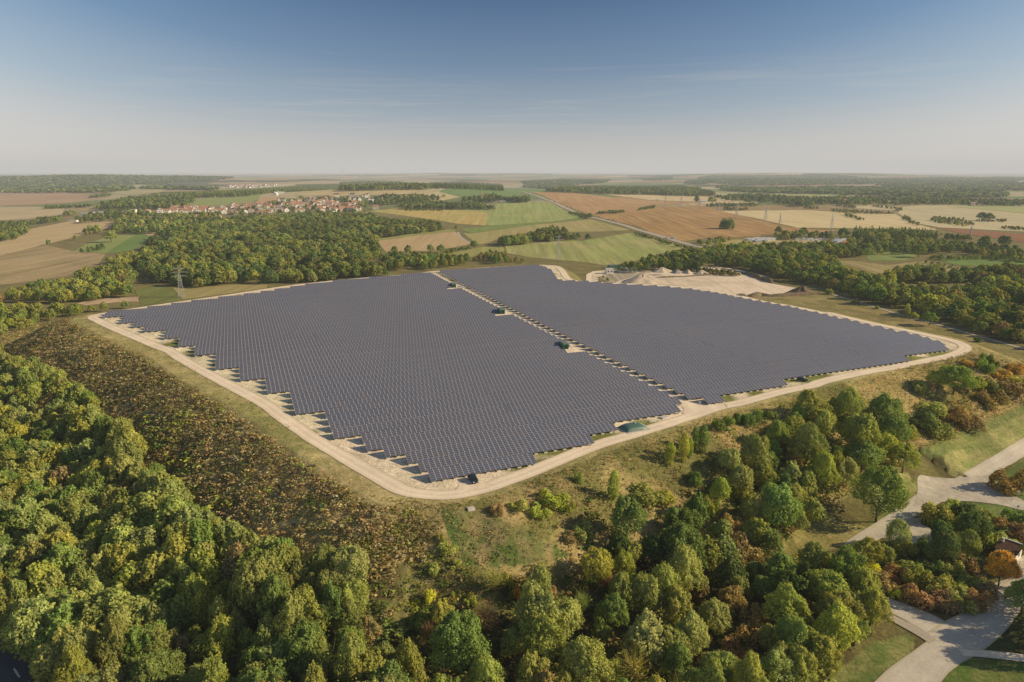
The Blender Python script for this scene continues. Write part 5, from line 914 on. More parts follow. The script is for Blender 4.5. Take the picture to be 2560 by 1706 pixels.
# ------------------------------------------------------------------ buildings
def gable_house(L=10., Wd=8., H=3.4, R=2.6, wall='white_wall', roof='roof_red', chimney=True, hip=0.):
    w = MB(); w.box((0, 0, H / 2 - .3), (L, Wd, H + .6), 0)
    w.add([(-L / 2, -Wd / 2, H), (-L / 2, Wd / 2, H), (-L / 2, 0, H + R), (L / 2, -Wd / 2, H), (L / 2, Wd / 2, H), (L / 2, 0, H + R)], [(0, 2, 1), (3, 4, 5)], 0)
    for s in (-1, 1):
        for x in (-L * .3, L * .05, L * .3): w.box((x, s * Wd / 2, 1.6), (1.1, .06, 1.3), 1)
        w.box((s * L / 2, 0, 1.7), (.06, 1.2, 1.4), 1)
    r = MB(); e = .45
    for s in (-1, 1):
        k = e * R / (Wd / 2); hx = L / 2 + .3 - hip
        r.add([(-L / 2 - .3, s * (Wd / 2 + e), H - k), (L / 2 + .3, s * (Wd / 2 + e), H - k), (hx, 0, H + R + .05), (-hx, 0, H + R + .05), (-L / 2 - .3, s * (Wd / 2 + e), H - k + .18), (L / 2 + .3, s * (Wd / 2 + e), H - k + .18), (hx, 0, H + R + .25), (-hx, 0, H + R + .25)],
              [(0, 1, 2, 3), (7, 6, 5, 4), (0, 4, 5, 1), (1, 5, 6, 2), (3, 7, 4, 0)], 0)
    if hip:
        for s in (-1, 1): r.add([(s * (L / 2 + .3), -Wd / 2 - e, H - k + .18), (s * (L / 2 + .3), Wd / 2 + e, H - k + .18), (s * hx, 0, H + R + .25)], [(0, 1, 2)], 0)
    c = MB().box((L * .22, Wd * .12, H + R + .1), (.7, .6, 1.6), 0) if chimney else None
    return w.mesh('house_wall', [M[wall], M['window']]), r.mesh('roof', M[roof]), c.mesh('chimney', M['roof_brown']) if c else None
HP = {}
for nm, wl, rf in (('white house with orange roof', 'white_wall', 'roof_red'), ('white house with brown roof', 'white_wall', 'roof_brown'), ('cream house with red roof', 'cream_wall', 'roof_red'), ('white house with grey roof', 'white_wall', 'roof_grey')):
    HP[nm] = [gable_house(random.uniform(9, 13), random.uniform(7, 8.5), random.choice([3.4, 4.6, 5.6]), random.uniform(1.9, 2.6), wl, rf, True, random.choice([0, 0, 1.5])) for _ in range(3)]
HOUSES = []
def place_house(xy, rz, kind, zone, s=1.):
    z = float(T(np.array([xy[0]]), np.array([xy[1]]))[0]); w, r, c = random.choice(HP[kind])
    o = obj('house', w, None, (xy[0], xy[1], z), rz); o.scale = (s, s, s); rr = obj('roof', r, o)
    if c: obj('chimney', c, rr)
    q = project(np.array([xy[0], xy[1], z])); HOUSES.append((o, float(q[0]), float(q[1]), zone, kind)); return o
VMIX = [('white house with orange roof', 5), ('white house with brown roof', 1.6), ('cream house with red roof', 3), ('white house with grey roof', .8)]
def village(poly, sp, zone, n_max=400, rot=0., mix=VMIX, s=1., jit=.35):
    x, y, h = scatter(poly, sp, (4, 4), 0., 10, free=False); k = RNG.permutation(len(x))[:n_max]
    for i in k: place_house((x[i], y[i]), rot + random.choice([0, 0, math.pi / 2]) + random.uniform(-jit, jit), pick(mix), zone, s * random.uniform(1.05, 1.35))
    print(zone, len(k))
village(ZG((1010, 345), (1180, 300), (1400, 290), (1600, 300), (1600, 345), (1330, 365), (1100, 360)), 15, 'terraced row of the hillside village', 30, .3, [('white house with orange roof', 6), ('white house with brown roof', 1)], 1.1, .1)
village(ZG((1600, 310), (1900, 265), (2353, 240), (2353, 350), (2200, 370), (1900, 385), (1720, 370), (1600, 350)), 23, 'western hillside village', 46, .4)
village(ZG((1400, 400), (1540, 360), (1720, 380), (1880, 390), (1700, 410), (1560, 440), (1500, 465), (1420, 455)), 24, 'lower edge of the hillside village', 16, .4)
village(ZH((560, 270), (700, 230), (860, 240), (1050, 210), (1280, 215), (1290, 310), (1100, 310), (860, 330), (600, 330)), 26, 'upper hillside village', 38, .4)
village(ZH((540, 330), (860, 325), (1100, 320), (1220, 330), (1220, 375), (1000, 378), (700, 385), (560, 395)), 24, 'lower hillside village', 28, .4)
village(ZH((1200, 270), (1440, 262), (1640, 275), (1660, 345), (1560, 380), (1430, 375), (1290, 378), (1210, 372)), 19, 'dense east end of the village', 42, .4, [('cream house with red roof', 4), ('white house with orange roof', 3), ('white house with brown roof', 1)])
village(ZG((560, 380), (1000, 350), (1400, 400), (1400, 450), (1180, 480), (700, 520)), 55, 'tree-filled west end below the terraced row', 12, .3, [('white house with orange roof', 2), ('white house with grey roof', 1)])
village(ZH((1300, 200), (1660, 180), (1900, 200), (2080, 230), (2060, 262), (1700, 260), (1400, 255)), 30, 'tree-shaded northeast village quarter', 20, .4)
village(ZK((30, 250), (300, 250), (620, 250), (620, 285), (300, 290), (60, 285)), 27, 'left half of the eastern village', 24, .1, jit=.2)
village(ZK((690, 270), (930, 265), (930, 292), (700, 288)), 30, 'middle of the eastern village', 7, .1)
village(ZK((1220, 265), (1350, 265), (1350, 292), (1230, 292)), 30, 'middle of the eastern village', 5, .1)
village(ZK((1640, 265), (1900, 250), (2353, 245), (2353, 315), (2050, 312), (1650, 300)), 30, 'right half of the eastern village', 22, .1, jit=.2)
def far_village(poly, sp, label, n):
    x, y, h = scatter(poly, sp, (4, 4), 0., 10, free=False); b = MB(); k = RNG.permutation(len(x))[:n]; z = T(x, y)
    for i in k:
        L, Wd, H, rz = random.uniform(14, 24), random.uniform(10, 14), random.uniform(4, 7), random.uniform(-.4, .4); b.box((x[i], y[i], z[i] + H / 2), (L, Wd, H), 0, rz); b.box((x[i], y[i], z[i] + H + 1.6), (L + .6, Wd + .6, 3.2), random.choice([1, 1, 2]), rz, .45)
    tag(obj('distant_village', b.mesh('distant_village', [M['white_wall'], M['roof_red'], M['roof_grey']])), label, 'village', kind='stuff')
far_village(ZH((20, 70), (300, 62), (620, 55), (620, 75), (300, 98), (20, 92)), 50, 'distant village of pale houses in the haze behind the hill', 70)
far_village(ZK((1110, 45), (1320, 55), (1620, 45), (1600, 80), (1300, 80), (1120, 70)), 70, 'distant town of pale houses in the right-hand haze', 50)
for z_, x, y, rz, kd, s in ((ZH, 1755, 655, .5, 'cream house with red roof', 1.), (ZH, 1810, 645, -.3, 'white house with brown roof', .9), (ZH, 1910, 640, .2, 'cream house with red roof', .9), (ZH, 2000, 640, .15, 'white house with grey roof', 1.3), (ZH, 2145, 612, .15, 'white house with orange roof', 1.25), (ZH, 2275, 592, .2, 'white house with brown roof', 1.2), (ZH, 2340, 590, .3, 'white house with brown roof', .9), (ZH, 1785, 345, .2, 'white house with orange roof', 1.4), (ZI, 85, 590, .2, 'white house with grey roof', .9)):
    place_house(P1(z_((x, y))[0])[:2], rz, kd, 'eastern edge of the wood' if y > 400 else 'field edge east of the village', s)
for x, y, rz, kd, s in ((575, 545, .3, 'white house with orange roof', .8), (690, 515, 1.3, 'white house with brown roof', .8), (740, 560, .1, 'cream house with red roof', 1.), (870, 545, .2, 'cream house with red roof', 1.2), (1000, 525, 1.1, 'white house with brown roof', 1.3), (1140, 480, .1, 'white house with orange roof', 1.3), (1125, 510, .1, 'white house with orange roof', .9), (890, 340, 1.2, 'white house with orange roof', 1.1)):
    place_house(P1(ZG((x, y))[0])[:2], rz, kd, 'hamlet below the village', s)
for x, y in ((1135, 755), (1205, 860)): place_house(P1(ZG((x, y + 14))[0])[:2], .3, 'white house with grey roof', 'clearing inside the mixed wood', .9)
for x, y in ((1485, 535), (1785, 500), (30, 600)): place_house(P1(ZH((x, y + 10))[0])[:2], .3, 'white house with brown roof', 'eastern half of the mixed wood', .8)
label_all([(a, b, c, d, e) for a, b, c, d, e in HOUSES], lambda it: 'house', lambda z, it: 'houses of the ' + z, lambda o, look, z, b: '%s%s, %s%s' % (o, look, z, b))
def block(z_, x, y, L, Wd, H, rz, wall, roof, name, label, cat, pitch=0., group=None, ridge=True):
    p = P1(z_((x, y))[0]); w = MB(); w.box((0, 0, H / 2 - .3), (L, Wd, H + .6), 0)
    n = max(2, int(L / 4))
    for i in range(n):
        for s in (-1, 1): w.box((-L / 2 + (i + .5) * L / n, s * Wd / 2, H * .55), (L / n * .5, .08, H * .3), 1)
    o = obj(name, w.mesh('wall', [M[wall], M['window']]), None, tuple(p), rz); tag(o, label, cat, group); r = MB()
    if pitch:
        r.add([(-L / 2 - .3, -Wd / 2 - .3, H + .01), (L / 2 + .3, -Wd / 2 - .3, H + .01), (L / 2 + .3, Wd / 2 + .3, H + .01), (-L / 2 - .3, Wd / 2 + .3, H + .01), (-L / 2 - .3, 0, H + pitch), (L / 2 + .3, 0, H + pitch)], [(0, 1, 5, 4), (3, 4, 5, 2), (0, 4, 3), (1, 2, 5), (3, 2, 1, 0)], 0)
    else: r.box((0, 0, H + .2), (L + .4, Wd + .4, .3), 0)
    obj('roof', r.mesh('roof', M[roof]), o); return o
block(ZG, 340, 375, 30, 11, 9, .1, 'white_wall', 'roof_white', 'apartment_block', 'white flat-roofed apartment block left of the village, by dark trees', 'building')
block(ZG, 185, 385, 26, 11, 8, .1, 'white_wall', 'roof_white', 'apartment_block', 'leftmost white apartment block half hidden behind tall trees', 'building')
block(ZG, 640, 372, 14, 11, 10, .1, 'white_wall', 'roof_red', 'apartment_block', 'white block with thin red roof, right of the dark trees', 'building')
block(ZG, 700, 345, 22, 10, 8, .1, 'white_wall', 'roof_white', 'apartment_block', 'long white apartment block just before the terraced row', 'building')
block(ZG, 205, 430, 18, 9, 3, .1, 'white_wall', 'roof_white', 'shed', 'low white shed at the edge of the tan field by the flats', 'shed')
block(ZG, 15, 448, 16, 9, 3, .1, 'white_wall', 'roof_white', 'shed', 'low white shed at far left of the tan field', 'shed')
block(ZH, 1327, 246, 17, 10, 7, .05, 'white_wall', 'roof_grey', 'apartment_block', 'white two storey block with rows of windows in the village', 'building')
block(ZH, 1035, 222, 20, 10, 4.5, .1, 'white_wall', 'roof_white', 'hall', 'long low white hall at the top of the village', 'building', 1.2)
block(ZH, 650, 165, 30, 10, 4.5, .3, 'white_wall', 'roof_white', 'farm_building', 'long white farm building on the hill above the village', 'farm building', 2.5)
block(ZH, 612, 182, 12, 10, 5, 1.4, 'white_wall', 'roof_white', 'farm_building', 'white gabled barn end beside the long farm building', 'farm building', 4)
G_ = 'business park sheds by the main road'
for x, y, L, Wd, H, rz, rf, pt, lb in ((820, 264, 34, 14, 4.5, .1, 'roof_brown', 1.6, 'white shed with brown roof, left end of the roadside business park'), (805, 306, 24, 9, 3.5, .1, 'roof_red', 1., 'low white shed with red roof, in front of the roadside business park'), (960, 262, 30, 13, 4.2, .1, 'roof_grey', 1., 'grey-roofed white shed, second in the roadside business park'), (1038, 255, 22, 16, 5, .1, 'roof_white', 3.5, 'white gabled hall in the middle of the roadside business park'), (1175, 258, 34, 13, 4.5, .1, 'roof_grey', 1., 'wide grey-roofed shed behind a conifer in the roadside business park'), (1318, 250, 30, 13, 4.2, .1, 'roof_grey', 1., 'pale shed nearest the main road in the business park')):
    block(ZI, x, y, L, Wd, H, rz, 'white_wall', rf, 'business_shed', lb, 'shed', pt, G_)
for x, y, lb in ((700, 195, 'cream villa with orange roof above the business park, left'), (785, 205, 'cream villa with orange roof above the business park, right')): block(ZI, x, y, 16, 11, 6, .2, 'cream_wall', 'roof_red', 'villa', lb, 'house', 3.)
block(ZI, 765, 232, 20, 9, 3.5, .1, 'white_wall', 'roof_grey', 'shed', 'white shed just below the orange-roofed villas', 'shed', 1.)
block(ZJ, 925, 262, 24, 9, 3.4, -.1, 'white_wall', 'roof_white', 'farmhouse', 'long low white farmhouse beside the dark conifer at the field edge', 'house', 1.6)
block(ZJ, 140, 118, 40, 14, 5, .0, 'cream_wall', 'roof_red', 'barn', 'red-roofed building showing through the wood beyond the ploughed field', 'barn', 2.5)
block(ZJ, 1890, 660, 14, 7, 3, .2, 'white_wall', 'roof_white', 'shed', 'white shed at the left end of the caravan park trees', 'shed', 1)
block(ZJ, 1930, 645, 20, 8, 3, .2, 'white_wall', 'roof_grey', 'shed', 'long dark-roofed shed behind the caravan park', 'shed', 1)
block(ZK, 2305, 48, 40, 30, 26, .2, 'white_wall', 'roof_white', 'tower_block', 'white tower block at the right edge of the hazy town', 'building')
block(ZK, 2330, 46, 26, 24, 20, .2, 'white_wall', 'roof_white', 'tower_block', 'lower white tower block at the far right of the hazy town', 'building')
block(ZK, 215, 870, 10, 6, 4, .2, 'white_wall', 'roof_red', 'cabin', 'small white cabin with red trim among autumn trees', 'cabin', .8)
block(ZK, 550, 858, 5, 4, 4.5, .2, 'cream_wall', 'roof_red', 'kiosk', 'small reddish hut at the meadow edge beside dark trees', 'hut')
block(ZK, 850, 750, 16, 7, 3, .1, 'white_wall', 'roof_white', 'shed', 'white shed behind the round tree on the caravan park edge', 'shed', .8)
block(ZK, 690, 745, 22, 7, 3, .1, 'cream_wall', 'roof_brown', 'shed', 'brown-roofed shed under the round trees by the caravan park', 'shed', .8)
block(ZR, 655, 142, 17, 7, 4.5, -.1, 'white_wall', 'roof_white', 'site_hall', 'white plant hall at the back of the quarry yard', 'building')
block(ZR, 494, 155, 7, 5, 5, .2, 'white_wall', 'roof_white', 'site_cabin', 'small white site cabin at the left of the quarry yard', 'cabin')
block(ZR, 545, 106, 15, 5, 3.2, .25, 'green_paint', 'green_roof', 'storage_container', 'long dark green container on the road behind the quarry', 'container')
# caravan park: white mobile homes
def caravan_mesh():
    b = MB(); b.box((0, 0, 1.45), (8.5, 3., 2.5), 0)
    for s in (-1, 1):
        for x in (-2.6, 0, 2.6): b.box((x, s * 1.5, 1.7), (1.2, .06, .8), 1)
    b.box((0, 0, 2.8), (8.7, 3.2, .22), 2); b.box((0, 0, .1), (7.8, 2.6, .4), 3); return b.mesh('caravan', [M['white_wall'], M['window'], M['roof_white'], M['frame_dark']])
cm = caravan_mesh(); CV = []
for z_, pts, sp, zone in ((ZJ, ((1420, 715), (1510, 690), (1640, 685), (1760, 695), (1760, 722), (1640, 738), (1520, 735)), 7.5, 'left cluster of the caravan park'), (ZJ, ((1950, 690), (2050, 690), (2200, 700), (2340, 700), (2340, 730), (2100, 725), (1960, 705)), 11, 'middle of the caravan park'), (ZK, ((110, 710), (200, 692), (370, 700), (380, 725), (320, 745), (200, 765), (150, 765)), 7.5, 'right cluster of the caravan park'), (ZJ, ((840, 745), (1300, 720), (1420, 728), (1000, 755)), 22, 'open end of the caravan park near the road')):
    x, y, h = scatter(z_(*pts), sp, (3, 3), 0., 5, free=False)
    for i in range(min(len(x), 30)):
        z = float(T(x[i:i + 1], y[i:i + 1])[0]); o = obj('mobile_home', cm, None, (x[i], y[i], z), random.choice([.2, .2, 1.77]) + random.uniform(-.15, .15)); q = project(np.array([x[i], y[i], z])); CV.append((o, q[0], q[1], zone, 'white mobile home'))
label_all(CV, lambda it: 'mobile home', lambda z, it: 'mobile homes in the ' + z, lambda o, look, z, b: '%s%s, %s%s' % (o, look, z, b))

# ------------------------------------------------------------------ pylons, turbines, posts
def pylon_mesh(H, w=.20):
    tw = MB(); B = H * .10; wz = lambda t: B * (1 - t) + H * .018 * t; n = 9
    lv = [(H * .82 * (i / n) ** .9) for i in range(n + 1)]
    crn = lambda z: [(sx * wz(z / (H * .82)), sy * wz(z / (H * .82)), z) for sx, sy in ((-1, -1), (1, -1), (1, 1), (-1, 1))]
    for i in range(n):
        a, b = crn(lv[i]), crn(lv[i + 1])
        for k in range(4):
            tw.bar(a[k], b[k], w); tw.bar(a[k], b[(k + 1) % 4], w * .55); tw.bar(a[(k + 1) % 4], b[k], w * .55); tw.bar(b[k], b[(k + 1) % 4], w * .5)
    a = crn(H * .82)
    for k in range(4): tw.bar(a[k], (0, 0, H), w)
    arms = []
    for z, L in ((.68, .20), (.80, .26), (.92, .17)):
        ar = MB()
        for s in (-1, 1):
            tip = (s * H * L, 0, H * z)
            for sy in (-1, 1): ar.bar((s * .3, sy * .5, H * z), tip, w * .8); ar.bar((s * .3, sy * .5, H * z + H * .045), tip, w * .7)
            ar.bar(tip, (tip[0], 0, tip[2] - H * .035), w * .6)
        arms.append(ar.mesh('cross_arm', M['galv']))
    return tw.mesh('tower', M['galv']), arms
def pylon(xy, H, rz, label, w=.2):
    z = float(T(np.array([xy[0]]), np.array([xy[1]]))[0]); e = empty('pylon', (xy[0], xy[1], z), rz, label=label, cat='pylon', group='electricity pylons'); t, arms = pylon_mesh(H, w); obj('tower', t, e)
    for a in arms: obj('cross_arm', a, e)
def pylon_px(z_, x, yt, yb, label, rz=.6, w=.2):
    (bx, by), = z_((x, yb)); (tx, ty), = z_((x, yt)); p = P1((bx, by)); d = math.dist(p, (0, 0, CAMZ)); H = (by - ty) / F * d * 1.01; pylon(p[:2], H, rz, label, w)
q = flat((455, 750), 2); pylon(tuple(q * 1.04), 25.5, .5, 'lattice pylon standing behind the left end of the solar field', .085)
pylon_px(ZI, 1580, 655, 945, 'tall lattice pylon before the striped green field, behind the solar field', .5, .09)
pylon_px(ZK, 75, 432, 690, 'lattice pylon towering over the caravan park', .5, .1)
pylon_px(ZJ, 1320, 305, 455, 'lattice pylon just right of the lone round bush', .5, .2)
pylon_px(ZJ, 1665, 312, 470, 'lattice pylon at the corner of the straw field', .5, .2)
pylon_px(ZJ, 1835, 405, 515, 'thin pylon on the edge of the straw field', .5, .18)
pylon_px(ZJ, 485, 190, 315, 'thin pylon in the upper ploughed field, left', .5, .2)
pylon_px(ZJ, 672, 190, 305, 'thin pylon in the upper ploughed field, right', .5, .2)
pylon_px(ZJ, 890, 235, 368, 'thin pylon in front of the white farmhouse', .5, .2)
pylon_px(ZJ, 1112, 262, 360, 'thin pylon right of the white farmhouse', .5, .2)
pylon_px(ZK, 1725, 550, 645, 'small pylon on the red field at right', .5, .2)
pylon_px(ZI, 1985, 80, 160, 'far pylon before the wood beyond the ploughed field, right', .5, .25)
pylon_px(ZI, 1865, 85, 155, 'far pylon before the wood beyond the ploughed field, left', .5, .25)
def turbine(px, label):
    d = 13000.; u = (px - CX) / F; x, y = u * d, d; z = float(T(np.array([x]), np.array([y]))[0]); e = empty('wind_turbine', (x, y, z), 0, label=label, cat='wind turbine', group='wind turbines on the horizon')
    H = 95; obj('tower', MB().bar((0, 0, 0), (0, 0, H), 3.2, n=8, r2=2.).mesh('tower', M['paint_white']), e)
    obj('nacelle', MB().box((0, -1, H + 1), (4, 9, 4), 0).mesh('nacelle', M['paint_white']), e); a0 = random.uniform(0, 2)
    for k in range(3):
        a = a0 + k * 2.094; obj('blade', MB().bar((0, -6, H + 1), (48 * math.sin(a), -6, H + 1 + 48 * math.cos(a)), 2.2, r2=.6).mesh('blade', M['paint_white']), e)
TX = [x / 2.613 for x in (1975, 2043, 2105, 2192, 2275)] + [850 + x / 2.613 for x in (50, 423, 470, 512, 570, 630)]
for i, x in enumerate(TX): turbine(x, '%s wind turbine from the left on the hazy horizon' % ORD(i + 1) if i else 'leftmost wind turbine on the hazy horizon')
def pole(z_, x, yt, yb, r, name, label, cat, head=None, m='galv'):
    p = P1(z_((x, yb))[0]); d = math.dist(p, (0, 0, CAMZ)); dep = math.asin((CAMZ - p[2]) / d); H = (z_((x, yb))[0][1] - z_((x, yt))[0][1]) / F * d / math.cos(dep)
    e = empty(name, tuple(p), 0, label=label, cat=cat); obj('pole', MB().bar((0, 0, -.2), (0, 0, H), r, n=8, r2=r * .7).mesh('pole', M[m]), e)
    if head == 'lamp': obj('lamp_head', MB().bar((0, 0, H), (.9, -.2, H + .15), r * .6, n=6).box((1.1, -.25, H + .16), (.7, .28, .14), 0).mesh('lamp_head', M['galv']), e)
    if head == 'disc': obj('sign_plate', MB().bar((0, -.03, H - .3), (0, -.07, H - .3), .42, n=16).mesh('sign_plate', M['paint_white']), e)
    if head == 'board': obj('sign_plate', MB().box((0, -.05, H - .25), (.5, .05, .7), 0).mesh('sign_plate', M['paint_white']), e)
    return e
pole(ZM, 1250, 845, 910, .07, 'lamp_post', 'grey lamp post beside the orange tree at the forecourt', 'lamp post', 'lamp')
pole(ZM, 1440, 690, 770, .07, 'lamp_post', 'grey lamp post right of the small white house forecourt', 'lamp post', 'lamp')
pole(ZM, 1443, 155, 205, .05, 'road_sign', 'white round road sign on the lawn by the upper junction', 'road sign', 'disc')
pole(ZM, 1436, 262, 310, .05, 'road_sign', 'white road sign at the tip of the round island', 'road sign', 'disc')
pole(Z6, 641, 620, 680, .06, 'marker_post', 'pale post with box at the fork of the gravel tracks', 'post', 'board')
pole(ZK, 195, 770, 855, .14, 'lamp_post', 'tall pale pole beside the autumn trees near the caravans', 'pole', 'lamp')
pole(ZK, 592, 805, 935, .14, 'lamp_post', 'tall thin floodlight pole on the green meadow', 'pole', 'lamp')
pole(ZJ, 757, 670, 740, .16, 'lamp_post', 'street lamp where the main road meets the caravan park', 'lamp post', 'lamp')
pole(ZJ, 1113, 680, 720, .16, 'lamp_post', 'street lamp beside the caravan park hedge', 'lamp post', 'lamp')

# ------------------------------------------------------------------ solar field furniture
def substation(z_, x, y, label):
    p = flat(z_((x, y))[0], PLAT); g = float(T(p[:1], p[1:])[0]); e = empty('substation_hut', (p[0], p[1], g), ANG, label=label, cat='transformer hut', group='green transformer huts along the central track')
    e.location = (*(p + EU * -.2 + EV * 2.7), g)
    obj('body', MB().box((0, 0, 1.45), (2.6, 5.4, 2.9), 0).mesh('body', M['green_paint']), e)
    obj('roof', MB().box((0, 0, 3.0), (2.9, 5.7, .2), 0, 0, .97).mesh('roof', M['green_roof']), e); obj('plinth', MB().box((0, 0, .02), (3., 5.8, .3), 0).mesh('plinth', M['concrete']), e)
    for s in (-1, 1): obj('door', MB().box((s * .55, -2.73, 1.3), (1.02, .06, 2.2), 0).mesh('door', M['green_dark']), e)
    for yy in (-1.6, 1.4): obj('vent', MB().box((-1.33, yy, 1.5), (.06, 1.1, 1.), 0).mesh('vent', M['green_dark']), e)
substation(Z5, 548, 254, 'green transformer hut nearest the front, beside the central track')
substation(Z8, 1165, 798, 'green transformer hut halfway along the central track')
substation(Z8, 450, 412, 'green transformer hut farthest back on the central track')
# pillow water tank
p = flat(Z5((1325, 1185))[0], PLAT); g = float(T(p[:1], p[1:])[0]); nx, ny = 25, 19; V = []
for i in range(nx):
    for j in range(ny):
        a, b = i / (nx - 1) * 2 - 1, j / (ny - 1) * 2 - 1; k = max(0., (1 - abs(a) ** 3.2) * (1 - abs(b) ** 3.2)) ** .5; V.append((a * 3.9, b * 2.7, .12 + 1.35 * k))
Qd = [[i * ny + j, (i + 1) * ny + j, (i + 1) * ny + j + 1, i * ny + j + 1] for i in range(nx - 1) for j in range(ny - 1)]
e = empty('water_tank', (p[0], p[1], g), ANG + .05, label='green pillow-shaped water tank on a pale pad beside the front track', cat='water tank')
obj('bladder', np_mesh('bladder', V, Qd, M['tank'], smooth=True), e); obj('pad', MB().box((.4, -.3, .06), (9.2, 6.6, .14), 0).mesh('pad', M['concrete']), e)
obj('filler_cap', MB().bar((1.1, .2, 1.4), (1.1, .2, 1.75), .22, n=10).mesh('filler_cap', M['paint_white']), e)
for z_, x, y, d, rz, lb in ((Z5, 1700, 1062, (3.2, 2., .5), .5, 'pale concrete slab right of the water tank'), (Z5, 1555, 1105, (2.6, .9, .4), .4, 'narrow concrete slab between the water tank and the pale slab')):
    p = flat(z_((x, y))[0], PLAT); g = float(T(p[:1], p[1:])[0]); tag(obj('concrete_slab', MB().box((0, 0, d[2] / 2 - .05), d, 0, 0, .93).mesh('concrete_slab', M['concrete']), None, (p[0], p[1], g), rz), lb, 'slab')
p = P1(ZE((727, 608))[0]); tag(obj('concrete_slab', MB().box((0, 0, .15), (1.9, 1.2, .7), 0, 0, .9).mesh('concrete_slab', M['concrete']), None, tuple(p), .4), 'grey concrete block in the grass below the track corner', 'slab')
# cars
def car(name, loc, rz, paint, label, cat='car', group=None, L=4.2, Wd=1.76, H=1.5, detail=True):
    prof = [(-L / 2, .35), (-L / 2 + .02, .82), (-L / 2 + .18, 1.0), (-L * .40, H * .93), (-L * .28, H), (L * .06, H * .985), (L * .25, .98), (L * .44, .84), (L / 2, .62), (L / 2, .35)]
    V, Fc = [], []; n = len(prof)
    for s, wd in ((-1, 1.), (1, 1.)):
        for x, z in prof: V.append((x, s * Wd / 2 * (1 - max(0, (z - .85)) * .22), z))
    for i in range(n): j = (i + 1) % n; Fc.append((i, j, n + j, n + i))
    Fc += [tuple(range(n - 1, -1, -1)), tuple(range(n, 2 * n))]
    me = bpy.data.meshes.new('body'); me.from_pydata(V, [], Fc); bm = bmesh.new(); bm.from_mesh(me); bmesh.ops.recalc_face_normals(bm, faces=bm.faces); bmesh.ops.bevel(bm, geom=list(bm.edges), offset=.07, segments=2, affect='EDGES', clamp_overlap=True); bm.to_mesh(me); bm.free(); me.materials.append(M[paint])
    e = empty(name, loc, rz, label=label, cat=cat, group=group); b = obj('body', me, e)
    def pane(nm, pts): obj(nm, MB().add(pts, [tuple(range(len(pts)))]).mesh(nm, M['glass']), e)
    yw = lambda z, o=.012: Wd / 2 * (1 - max(0, (z - .85)) * .22) + o
    z1, z2 = 1.02, H * .93
    pane('windscreen', [(L * .245, -yw(z1) * .9, z1), (L * .245, yw(z1) * .9, z1), (L * .085, yw(z2) * .88, z2 + .035), (L * .085, -yw(z2) * .88, z2 + .035)])
    pane('rear_window', [(-L / 2 + .16, yw(z1) * .88, z1 + .05), (-L / 2 + .16, -yw(z1) * .88, z1 + .05), (-L * .405, -yw(z2) * .86, z2 - .03), (-L * .405, yw(z2) * .86, z2 - .03)])
    for s in (-1, 1): pane('side_window', [(-L * .36, s * yw(z1), z1), (L * .20, s * yw(z1), z1), (L * .06, s * yw(z2 - .03), z2 - .03), (-L * .33, s * yw(z2 - .03), z2 - .03)])
    for s in (-1, 1):
        for x in (-L * .31, L * .31):
            w = obj('wheel', MB().bar((x, s * (Wd / 2 - .2), .32), (x, s * (Wd / 2 + .01), .32), .32, n=16).mesh('wheel', M['tyre']), e); obj('rim', MB().bar((x, s * (Wd / 2), .32), (x, s * (Wd / 2 + .03), .32), .19, n=10).mesh('rim', M['steel']), w)
        obj('headlight', MB().box((L / 2 - .06, s * Wd * .36, .68), (.16, .34, .16), 0).mesh('headlight', M['lamp_white']), e); obj('tail_light', MB().box((-L / 2 + .04, s * Wd * .40, .86), (.12, .22, .26), 0).mesh('tail_light', M['lamp_red']), e)
        obj('mirror', MB().box((L * .2, s * (Wd / 2 + .07), 1.02), (.14, .2, .14), 0).mesh('mirror', M[paint]), e)
    return e
def on_plateau(z_, x, y): p = flat(z_((x, y))[0], PLAT); return (p[0], p[1], float(T(p[:1], p[1:])[0]) + .06)
car('parked_car', on_plateau(Z4, 1195, 965), math.radians(-66), 'car_dark', 'dark blue hatchback parked at the front corner of the solar field')
car('parked_car', on_plateau(Z6, 2150, 310), math.radians(-22), 'car_dark', 'dark blue hatchback parked near the right block beside the front track')
car('parked_car', on_plateau(Z8, 545, 415), math.radians(20), 'car_white', 'white car parked beside the farthest green hut', L=4.6, H=1.8)
def small_vehicle(z_, x, y, rz, paint, label, d=(4.2, 1.8, 1.5), name='car'):
    p = P1(z_((x, y))[0]); L, Wd, H = d; b = MB(); b.box((0, 0, H * .42), (L, Wd, H * .5), 0, 0, .96); b.box((-.1 * L if L < 5 else -.08 * L, 0, H * .8), (L * (.55 if L < 5 else .8), Wd * .94, H * .42), 0, 0, .86); b.box((L * .2 if L < 5 else L * .34, 0, H * .78), (.1 * L, Wd * .88, H * .26), 1, 0, .9)
    for sx in (-.3, .3):
        for s in (-1, 1): b.bar((sx * L, s * Wd * .5, .33), (sx * L, s * Wd * .38, .33), .33, 2, 10)
    lz = float(lift_at(p[0], p[1])) + .05
    return tag(obj(name, b.mesh(name, [M[paint], M['glass'], M['tyre']]), None, (p[0], p[1], p[2] + lz), rz), label, name.replace('_', ' '), 'vehicles on the main road')
small_vehicle(ZJ, 575, 697, -.55, 'car_white', 'white van on the near end of the main road', (6.5, 2.2, 2.9), 'van')
small_vehicle(ZJ, 497, 692, -.55, 'car_grey', 'grey car just behind the white van on the main road')
small_vehicle(ZI, 1245, 158, -.6, 'car_white', 'white lorry where the main road reaches the horizon fields', (9, 2.5, 3.6), 'lorry')
small_vehicle(ZI, 1552, 262, -.7, 'car_white', 'white lorry passing the end of the business park', (9, 2.5, 3.4), 'lorry')
small_vehicle(ZI, 1530, 268, -.7, 'car_grey', 'grey car next to the lorry at the business park')
small_vehicle(ZI, 1478, 248, -.7, 'car_white', 'white car before the business park on the main road')
